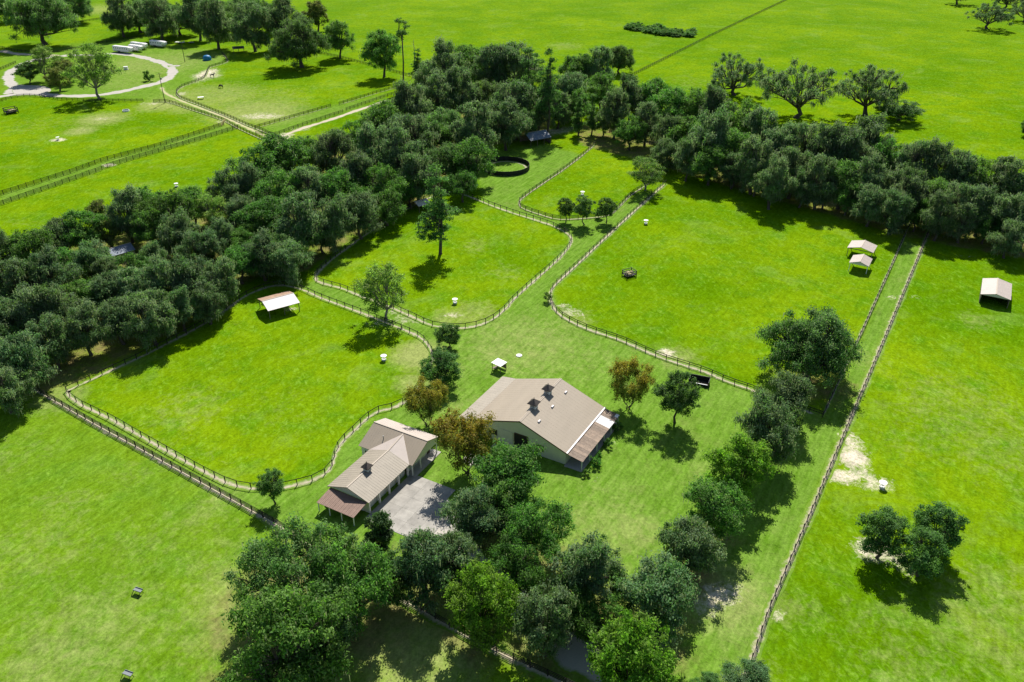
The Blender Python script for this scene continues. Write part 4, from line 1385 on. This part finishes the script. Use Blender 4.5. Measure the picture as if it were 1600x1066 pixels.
for k in range(4):
    x = .55 + (k + .5) * (VE - .7) / 4
    gd = MB()
    for j in range(4):
        gd.box((x, -GW + 1.17, .3 + j * .57), (2.55, .05, .545))
    gd.build('garage_door', WHITE, Ho)
MB().box((VE / 2 + .3, -GW + .5, GE - .28), (VE - .4, .2, .3)).build('header_beam', WHITE, Ho)
for x in (VE + .3, VE + 3.0, GL + CB - .4):
    MB().box((x, -E2 + .3, (GE - .3) / 2), (.2, .2, GE - .3)).build('porch_post', WHITE, Ho)
for x in (VE + 2.2, GL + .2):
    framed_window(Ho, (x, -E2 + 1.685, 1.55), 1.1, 1.3, 'y', WHITE, -1)
MB().box((GL + 2.2, -E2 + 1.66, 1.05), (.95, .06, 2.1)).build('door', BROWN, Ho)
framed_window(Ho, (VE + .4, GW + 1.1, 1.5), .9, 1.0, 'x', WHITE, -1)
MB().box((VE + 4.7, -E2 + .7, .06), (9.2, 2.2, .12)).build('porch_floor', CONC, Ho)
cupola(Ho, 6.1, 0, GR, 1.1, .75, 1.75, .8)
MB().tube([(GL - 2.6, 3.4, 4.0), (GL - 2.6, 3.4, 4.9)], [.09, .09], 8).build('vent_pipe', STEEL, Ho)
# brown porch roof against the gable
q = MB()
for k in range(12):
    y0, y1 = -4.4 + k * .72, -4.4 + (k + 1) * .72 - .02
    q = MB()
    roof_plane(q, (-3.9, y1, 2.15), (-3.9, y0, 2.15), (.18, y0, 2.72), (.18, y1, 2.72), .05, 2, (.04, .03))
    q.build('porch_roof_sheet', ROOF_BROWN, Ho)
for y in (-4.2, -1.4, 1.4, 4.0):
    MB().box((-3.7, y, 1.05), (.15, .15, 2.1)).build('porch_post', WHITE, Ho)
MB().box((-3.7, -.1, 2.05), (.1, 8.5, .14)).build('porch_beam', WHITE, Ho)
framed_window(Ho, (.395, 0, 1.5), 1.6, 1.1, 'x', WHITE, -1)
MB().box((.37, -2.6, 1.05), (.06, 1.0, 2.1)).build('door', WHITE, Ho)

# concrete apron in front of the garage
def house_pt(x, y):
    return Vector((-30.45 + math.cos(GA) * x - math.sin(GA) * y, 118.89 + math.sin(GA) * x + math.cos(GA) * y, 0))


slabs = bpy.data.objects.new('concrete_apron', None)
COL.objects.link(slabs)
slabs.location = house_pt(0, 0)
slabs.rotation_euler = (0, 0, GA)
slabs['kind'] = 'structure'
CONC2 = mat('apron_concrete', (0.33, 0.31, 0.275), 0.9, 0.22, 0.5, bump=0.2, objvar=0.09)
for i in range(5):
    for j in range(4):
        x0, y0 = -1.4 + i * 3.0, -GW - 1.0 - j * 3.0
        if i == 4 and j == 3:
            continue
        MB().box((x0 + 1.5, y0 - 1.5, .02), (2.975, 2.975, .06)).build('concrete_slab', CONC2, slabs)
MB().box((6.3, -GW - .35, .015), (14.5, 1.3, .05)).build('concrete_slab', CONC2, slabs)
patch('gravel_forecourt', [(640, 842), (655, 815), (690, 790), (720, 800), (735, 830), (720, 862), (680, 862)], GRAVEL, 0.012)
patch('walk_pad', [(722, 722), (728, 711), (745, 706), (760, 712), (752, 722), (735, 729)], GRAVEL, 0.016)


# ---- open shelters
def shelter(name, label, x, y, az, w1, w2, L, he, hr, m1, m2, posts=True, walls=None, group=None, nrib=10, gable=False, pm=WOOD):
    t = thing(name, label, 'shed', (x, y, 0), az, group)
    a = MB()
    roof_plane(a, (0, -w2, he), (L, -w2, he), (L, 0, hr), (0, 0, hr), .06, nrib)
    a.build('roof_slope', m1, t)
    a = MB()
    roof_plane(a, (L, w1, he), (0, w1, he), (0, 0, hr), (L, 0, hr), .06, nrib)
    a.build('roof_slope', m2, t)
    MB().bar((-.02, 0, hr + .02), (L + .02, 0, hr + .02), .32, .05).build('ridge_cap', TRIM, t)
    k = max(2, int(L / 3.2) + 1)
    for i in range(k):
        for yy in (-w2 + .3, w1 - .3):
            MB().box((.3 + i * (L - .6) / (k - 1), yy, (he - .08) / 2), (.16, .16, he - .08)).build('post', pm, t)
    b = MB()
    for yy in (-w2 + .3, w1 - .3):
        b.box((L / 2, yy, he - .14), (L - .2, .1, .2))
    for xx in (.3, L - .3):
        b.box((xx, 0, he - .16), (.1, w1 + w2 - .6, .2))
        for s, ww in ((-1, w2), (1, w1)):
            b.bar((xx, s * (ww - .3), he - .08), (xx, 0, hr - .12), .1, .12)
    b.build('roof_frame', pm, t)
    if gable:
        g = MB()
        for xx, fl in ((.12, 0), (L - .12, 1)):
            pr = [(xx, -w2 + .3, he - .06), (xx, 0, hr - .08), (xx, w1 - .3, he - .06)]
            g.slab(pr if not fl else pr[::-1], .05)
        g.build('gable_panel', PALE_METAL, t)
    if walls:
        g = MB()
        if 'b' in walls:
            g.box((L - .2, 0, he / 2), (.06, w1 + w2 - .5, he - .1))
        if 'l' in walls:
            g.box((L / 2, w1 - .22, he / 2), (L - .6, .06, he - .1))
        if 'r' in walls:
            g.box((L / 2, -w2 + .22, he / 2), (L - .6, .06, he - .1))
        g.build('wall', WOOD, t)
    return t


shelter('pasture_pavilion', 'open pavilion with white ribbed roof slope and rusty back slope', -65.97, 194.89, .59, 4.05, 4.33, 8.69, 2.63, 3.68, PALE_METAL, RUSTY, nrib=22)
shelter('run_in_shed', 'open pale-roofed gable shelter, the farther of the twin paddock shelters', 104.76, 230.08, 1.02, 3.77, 3.77, 6.3, 2.65, 3.6, ROOF_PINK, ROOF_PINK)
shelter('run_in_shed', 'stained pale gable shelter, the nearer and smaller of the twin paddock shelters', 100.83, 219.95, 1.04, 2.84, 2.64, 6.14, 2.6, 3.55, ROOF_PINK, ROOF_PINK, gable=True, pm=WHITE)
shelter('run_in_shed', 'walled pale gable shelter alone in the pasture beyond the lane', 129.97, 199.21, 1.07, 3.62, 3.72, 11.2, 2.66, 3.56, ROOF_PINK, ROOF_PINK, walls='blr', gable=True, nrib=14)
q = G(172, 408)
shelter('cabin', 'blue-grey roofed cabin hidden under the trees of the wood', q.x, q.y, .75, 3.2, 3.2, 7, 2.6, 3.9, BLUE_ROOF, BLUE_ROOF, walls='blr', gable=True, nrib=16)
q = G(820, 226)
shelter('hut', 'small blue-grey roofed hut beside the round pen', q.x, q.y, .55, 4.6, 4.6, 10.5, 2.7, 4.8, BLUE_ROOF, BLUE_ROOF, walls='bl', nrib=14)
q = G(648, 330)
shelter('hut', 'pale roofed hut half hidden in the shade behind the lone pine', q.x, q.y, .7, 2.6, 2.6, 5, 2.4, 3.5, PALE_METAL, PALE_METAL, walls='b', nrib=8)
q = G(364, 82)
shelter('carport', 'dark green roofed carport at the end of the winding fence', q.x, q.y, .35, 3.2, 3.2, 7, 2.6, 3.4, CARPORT_GREEN, CARPORT_GREEN, nrib=8)

# ---- small white-roofed cart shelter behind the barn
q = G(780, 578)
t = thing('feed_shelter', 'small white-roofed feed shelter on posts behind the barn', 'shelter', (q.x, q.y, 0), .92)
for s, nm in ((-1, 0), (1, 1)):
    a = MB()
    roof_plane(a, (s * .04 if s > 0 else -1.3, -1.4, 2.0), (1.3 if s > 0 else -.04, -1.4, 2.0), (1.3 if s > 0 else -.04, 1.4, 2.15), (s * .04 if s > 0 else -1.3, 1.4, 2.15), .06, 4, (.04, .03))
    a.build('roof_sheet', WHITE, t)
for sx in (-1.1, 1.1):
    for sy in (-1.2, 1.2):
        MB().box((sx, sy, .98), (.12, .12, 1.96)).build('post', WOOD, t)
MB().box((0, .9, .55), (2.2, .7, .12)).build('manger', WOOD, t)
MB().box((1.12, 0, .8), (.05, 2.3, 1.1)).build('side_board', WOOD, t)
q = G(811, 556)
t = MB().lathe([(.75, -.02), (.75, .14), (.6, .22), (.2, .25)], 18, (0, 0, 0)).build('well_cover', WHITE, None, loc=(q.x, q.y, 0))
tag(t, 'round white well cover set in the lawn behind the barn', 'cover')
MB().lathe([(.12, .2), (.12, .3)], 10).build('cap', STEEL, t)

# ---- black storage bin by the paddock fence
q = G(1092, 600)
t = thing('storage_bin', 'low black three-sided bin against the paddock fence', 'bin', (q.x, q.y, 0), -.36)
MB().box((0, 1.2, .8), (4.6, .12, 1.6)).build('back_panel', BLACK, t)
for s in (-1, 1):
    MB().box((s * 2.24, 0.06, .7), (.12, 2.16, 1.4)).build('side_panel', BLACK, t)
MB().box((0, -1.0, .35), (4.34, .1, .7)).build('front_panel', BLACK, t)
MB().box((.3, .1, .2), (3.6, 1.7, .3)).build('compost', mat('compost', (.06, .045, .03), .95, .3, 3), t)
MB().box((.4, -1.0, .73), (3.2, .14, .06)).build('top_board', STEEL, t)


# ---- round pen of black panels
q = G(790, 263)
pen = thing('round_pen', 'round training pen of solid black panels below the hut', 'pen', (q.x, q.y, 0))
NP, RP = 28, 9.3
pm_ = MB().box((0, 0, .9), (2 * math.pi * RP / NP - .04, .08, 1.75)).mesh('pen_panel')
pm_.materials.append(BLACK)
for k in range(NP):
    a = 2 * math.pi * k / NP
    ga = math.degrees(a)
    if 214 < ga < 226:
        g = MB()
        for z in (.4, .75, 1.1, 1.45):
            g.box((0, 0, z), (2.0, .06, .08))
        for s in (-1, 1):
            g.box((s * 1.0, 0, .9), (.08, .08, 1.5))
        g.build('gate', WOOD, pen, loc=(RP * math.cos(a), RP * math.sin(a), 0), rotz=a + math.pi / 2)
        continue
    link('panel', pm_, None, pen, (RP * math.cos(a), RP * math.sin(a), 0), a + math.pi / 2)
    a2 = a + math.pi / NP
    link('post', unit_mesh(FENCE), None, pen, (RP * math.cos(a2), RP * math.sin(a2), .95), a2, (.14, .14, 1.9))
ribbon('pen_floor_ring', [q + Vector((math.cos(a * .1) * (RP - 1.2), math.sin(a * .1) * (RP - 1.2), 0)) for a in range(64)], 1.6, DIRT, .03, True)


# ---- mineral feeders: white disc lid over a white tub
def feeder(x, y, label):
    q = G(x, y)
    t = thing('mineral_feeder', label, 'feeder', (q.x, q.y, 0), rnd.uniform(0, 6), 'white-lidded mineral feeders in the paddocks')
    MB().lathe([(.50, 0), (.58, .08), (.54, .42), (.46, .42), (.43, .25)], 16).build('tub', WHITE, t)
    MB().lathe([(.05, .2), (.05, 1.32)], 8).build('stem', STEEL, t)
    MB().lathe([(.74, 1.26), (.76, 1.31), (.35, 1.38), (.06, 1.41)], 18).build('lid', WHITE, t)


feeder(600, 563, 'white-lidded mineral feeder in the paddock with the rusty pavilion')
feeder(711, 474, 'white-lidded mineral feeder in the paddock with the lone pine')
feeder(1378, 762, 'white-lidded mineral feeder on the bare sandy spot by the lane fence')
feeder(1009, 350, 'white-lidded mineral feeder in the large paddock')
feeder(91, 219, 'white-lidded mineral feeder in the pasture below the gravel loop')
feeder(276, 292, 'white-lidded mineral feeder in the pasture behind the cabin wood')
feeder(910, 305, 'white-lidded mineral feeder in the small paddock below the round pen')


# ---- dark hay racks
def hayrack(x, y, label, rz, k):
    q = G(x, y)
    t = thing('hay_feeder', label, 'feeder', (q.x, q.y, 0), rz, 'dark hay feeders in the pastures')
    t.scale = (k, k, k * .75 + .25)
    for sx in (-1.15, 1.15):
        for sy in (-.9, .9):
            MB().box((sx, sy, .7), (.12, .12, 1.4)).build('leg', BLACK, t)
    for sy in (-.9, .9):
        for z in (.45, .8, 1.3):
            MB().box((0, sy, z), (2.3, .06, .12)).build('side_rail', BLACK, t)
    for sx in (-1.15, 1.15):
        for z in (.45, .8, 1.3):
            MB().box((sx, 0, z), (.06, 1.7, .12)).build('end_rail', BLACK, t)
    MB().box((0, 0, .35), (2.2, 1.7, .08)).build('floor', BLACK, t)
    h = MB()
    for k in range(16):
        h.box((rnd.uniform(-.7, .7), rnd.uniform(-.5, .5), .55 + rnd.uniform(0, .25)), (.8, .5, .3), rnd.uniform(0, 3), rnd.uniform(-.3, .3), .6)
    h.build('hay', HAY, t)


hayrack(983, 431, 'dark hay feeder with pale hay in the large paddock', .5, 1.4)
hayrack(18, 177, 'large dark railed hay feeder in the pasture below the gravel loop', .8, 2.2)

# ---- feed troughs in the near pasture
for x, y, lb in ((215, 929, 'grey metal trough on legs over a bare sandy spot'), (199, 1060, 'second trough on legs, in the driest grass of the near pasture')):
    q = G(x, y)
    t = thing('feed_trough', lb, 'trough', (q.x, q.y, 0), -.35)
    MB().box((0, .3, .75), (1.5, .7, .06)).build('table_top', STEEL, t)
    for sy in (-.04, .64):
        MB().box((0, sy, .84), (1.5, .05, .16)).build('rim', STEEL, t)
    for sx in (-.68, .68):
        MB().bar((sx, .6, 0), (sx, .3, .74), .07, .07).build('leg', BLACK, t)
        MB().bar((sx, -.75, 0), (sx, .25, .74), .07, .07).build('leg', BLACK, t)


# ================================================================== FAR YARD
def trailer(x, y, L, rz, label, nose=True):
    q = G(x, y)
    t = thing('horse_trailer', label, 'trailer', (q.x, q.y, 0), rz, 'white horse trailers parked by the drive')
    t.scale = (1.22, 1.25, 1.35)
    W, z0, z1 = 2.4, .55, 2.75
    b = MB()
    pr = [(-W / 2, z0), (W / 2, z0), (W / 2, z1 - .3), (W / 2 - .25, z1), (-W / 2 + .25, z1), (-W / 2, z1 - .3)]
    b.add([(-L / 2, y_, z_) for y_, z_ in pr] + [(L / 2, y_, z_) for y_, z_ in pr], [(5, 4, 3, 2, 1, 0), (6, 7, 8, 9, 10, 11)] + [(i, (i + 1) % 6, 6 + (i + 1) % 6, 6 + i) for i in range(6)])
    if nose:
        b.slab([(L / 2, -W / 2 + .05, z1 - .06), (L / 2 + 1.9, -W / 2 + .45, z1 - .3), (L / 2 + 1.9, W / 2 - .45, z1 - .3), (L / 2, W / 2 - .05, z1 - .06)], 1.1)
    b.build('body', WHITE, t)
    n = max(3, int(L / 1.5))
    for s in (-1, 1):
        for i in range(n):
            wx = -L / 2 + .9 + i * (L - 1.8) / (n - 1)
            MB().box((wx, s * (W / 2 + .012), 1.95), (.6, .03, .42)).build('window', GLASS, t)
        for wx in (-L * .16, -L * .16 + .95):
            MB().lathe([(.38, -.12), (.38, .12)], 14).build('wheel', RUBBER, t, loc=(wx, s * (W / 2 - .1), .38)).rotation_euler = (math.pi / 2, 0, 0)
        MB().box((-L * .16 + .47, s * (W / 2 + .06), .86), (2.1, .16, .1)).build('fender', STEEL, t)
        MB().box((0, s * (W / 2 + .008), .72), (L, .02, .1)).build('trim_stripe', STEEL, t)
    MB().bar((L / 2, 0, .6), (L / 2 + (1.7 if nose else 1.5), 0, .55), .14, .14).build('hitch', STEEL, t)
    MB().box((L / 2 + 1.1, 0, .28), (.12, .12, .56)).build('jack', STEEL, t)


trailer(192, 82, 10.5, -.42, 'longest white horse trailer with dark windows beside the gravel loop')
trailer(212, 80, 6.5, -.42, 'small white trailer tucked between the two bigger horse trailers')
trailer(217, 76, 8.5, -.45, 'middle white horse trailer half hidden behind the longest one')
trailer(247, 73, 8.5, -.45, 'white horse trailer standing apart beside the lawn')
q = G(281, 68)
t = thing('flatbed_trailer', 'low white flatbed trailer in front of the oak row', 'trailer', (q.x, q.y, 0), -.3)
MB().box((0, 0, .8), (6.2, 2.3, .18)).build('deck', WHITE, t)
MB().box((2.9, 0, 1.2), (.1, 2.3, .7)).build('headboard', WHITE, t)
for wx in (-.5, .5):
    for s in (-1, 1):
        MB().lathe([(.36, -.1), (.36, .1)], 12).build('wheel', RUBBER, t, loc=(wx, s * 1.0, .36)).rotation_euler = (math.pi / 2, 0, 0)
MB().bar((3.0, 0, .7), (4.5, 0, .6), .12, .12).build('hitch', STEEL, t)
q = G(299, 68)
t = thing('utility_trailer', 'small grey utility trailer beside the white flatbed', 'trailer', (q.x, q.y, 0), -.3)
MB().box((0, 0, .62), (3.2, 1.7, .1)).build('deck', STEEL, t)
for s in (-1, 1):
    MB().box((0, s * .85, .85), (3.2, .06, .4)).build('side', STEEL, t)
    MB().lathe([(.3, -.09), (.3, .09)], 12).build('wheel', RUBBER, t, loc=(0, s * 1.0, .3)).rotation_euler = (math.pi / 2, 0, 0)
MB().bar((1.6, 0, .55), (2.7, 0, .5), .09, .09).build('hitch', STEEL, t)

q = G(324, 94)
t = thing('hay_bale_stack', 'round bale heap under a bright blue tarp', 'bale', (q.x, q.y, 0), .3)
MB().lathe([(2.1, 0), (2.45, .5), (2.4, 1.6), (1.8, 2.5), (.8, 2.85), (.1, 2.9)], 14).build('tarp', BLUE, t, True)
MB().lathe([(2.5, .0), (2.6, .14), (2.1, .16)], 14).build('tarp_hem', BLUE, t)


def pole(x, y, h, label, full):
    q = G(x, y)
    t = thing('utility_pole', label, 'pole', (q.x, q.y, 0), .3)
    MB().tube([(0, 0, -.5), (0, 0, h)], [.2, .13], 8).build('shaft', BARK, t)
    if full:
        MB().lathe([(.28, 0), (.32, .1), (.32, .85), (.2, .95)], 12, (.48, 0, h - 3.3)).build('transformer', STEEL, t)
        MB().bar((0, 0, h - 2.7), (1.5, .1, h - 2.3), .09, .09).build('lamp_arm', STEEL, t)
        MB().lathe([(.28, 0), (.2, .2), (.08, .28)], 10, (1.55, .1, h - 2.5)).build('lamp_head', WHITE, t)
        MB().box((0, 0, h - .6), (2.0, .12, .14)).build('crossarm', WOOD, t)
        for s in (-.85, 0, .85):
            MB().lathe([(.06, 0), (.08, .08), (.04, .2)], 8, (s, 0, h - .53)).build('insulator', WHITE, t)


pole(258, 161, 14.5, 'tall utility pole with a transformer beside the gravel loop', True)
pole(289, 97, 12.5, 'bare slim pole on the lawn near the blue tarp', False)
q = G(197, 109)
t = thing('utility_box', 'white utility box on the island of the gravel loop', 'box', (q.x, q.y, 0), .2)
MB().box((0, 0, .9), (2.2, 1.5, 1.5)).build('cabinet', WHITE, t)
MB().box((0, 0, .08), (2.6, 1.9, .16)).build('base', CONC, t)
MB().box((0, 0, 1.69), (2.35, 1.65, .08)).build('lid', WHITE, t)
q = G(197, 174)
t = MB().lathe([(1.5, 0), (1.65, .05), (1.55, .7), (1.4, .7), (1.35, .25)], 18).build('water_trough', WHITE, None, loc=(q.x, q.y, 0))
tag(t, 'white round water trough in the pasture below the transformer pole', 'trough')
MB().lathe([(1.36, .54), (1.34, .56)], 18).build('water', GLASS, t)
q = G(314, 155)
t = thing('white_table', 'white topped salt table by the winding fence', 'table', (q.x, q.y, 0), .4)
MB().box((0, 0, 1.0), (2.9, 1.9, .1)).build('top', WHITE, t)
for sx in (-1.2, 1.2):
    for sy in (-.8, .8):
        MB().box((sx, sy, .48), (.12, .12, .95)).build('leg', WOOD, t)
# yellow board gate standing open across the lane
q0, q1 = G(346, 198), G(353, 188)
t = thing('board_gate', 'new yellow wooden gate standing open at the double fence', 'gate', (q0.x, q0.y, 0), math.atan2(q1.y - q0.y, q1.x - q0.x))
ln = (q1 - q0).length
for z in (.35, .75, 1.15):
    MB().box((ln / 2, 0, z), (ln, .05, .26)).build('board', NEWWOOD, t)
for x in (.05, ln - .05):
    MB().box((x, .05, .75), (.16, .05, 1.2)).build('upright', NEWWOOD, t)
MB().bar((.1, .09, .3), (ln - .1, .09, 1.2), .04, .16).build('brace', NEWWOOD, t)


# ---- horses (skinned body)
def horse(x, y, rz, m, label, graze):
    q = G(x, y)
    hd = [(1.05, 0, 1.15), (1.45, 0, .62), (1.62, 0, .30), (1.70, 0, .12)] if graze else [(1.05, 0, 1.55), (1.35, 0, 1.95), (1.62, 0, 1.88), (1.85, 0, 1.66)]
    V = [(0, 0, 1.25), (.35, 0, 1.22), (.72, 0, 1.28), (-.35, 0, 1.27), (-.68, 0, 1.30)] + hd
    Rr = [.33, .33, .30, .33, .30, .20, .14, .15, .08]
    E = [(0, 1), (1, 2), (0, 3), (3, 4), (2, 5), (5, 6), (6, 7), (7, 8)]
    for s in (-1, 1):
        b = len(V)
        V += [(.70, s * .17, .95), (.72, s * .18, .55), (.70, s * .18, .12), (.76, s * .18, .03)]
        Rr += [.14, .075, .055, .065]
        E += [(2, b), (b, b + 1), (b + 1, b + 2), (b + 2, b + 3)]
        b = len(V)
        V += [(-.66, s * .19, .95), (-.62, s * .19, .78), (-.86, s * .19, .52), (-.80, s * .19, .12), (-.74, s * .19, .03)]
        Rr += [.19, .13, .075, .055, .065]
        E += [(4, b), (b, b + 1), (b + 1, b + 2), (b + 2, b + 3), (b + 3, b + 4)]
    me = bpy.data.meshes.new('horse_body')
    me.from_pydata(V, E, [])
    t = thing('horse', label, 'horse', (q.x, q.y, 0), rz)
    t.scale = (1.25, 1.25, 1.25)
    o = link('body', me, m, t)
    md = o.modifiers.new('skin', 'SKIN')
    for i, sv in enumerate(me.skin_vertices[0].data):
        sv.radius = (Rr[i], Rr[i])
        sv.use_root = (i == 0)
    o.modifiers.new('sub', 'SUBSURF').levels = 1
    MB().tube([(-.9, 0, 1.38), (-1.08, 0, 1.1), (-1.1, 0, .6)], [.06, .09, .04], 6).build('tail', HORSE_D, t)
    p5, p6 = Vector(hd[0]), Vector(hd[1])
    mn = MB()
    for k in range(5):
        c = p5.lerp(p6, k / 4)
        mn.box((c.x - .05, 0, c.z + .17), (.2, .06, .22))
    mn.build('mane', HORSE_D, t)
    for s in (-1, 1):
        e = p6 + Vector((-.02, s * .07, .16))
        MB().box(e, (.05, .04, .16), 0, 0, .3).build('ear', m, t)


horse(346, 138, 2.6, HORSE_D, 'black horse grazing on the pasture inside the winding fence', True)
horse(332, 121, -.3, HORSE_G, 'grey horse standing on the worn sand by the winding fence', False)
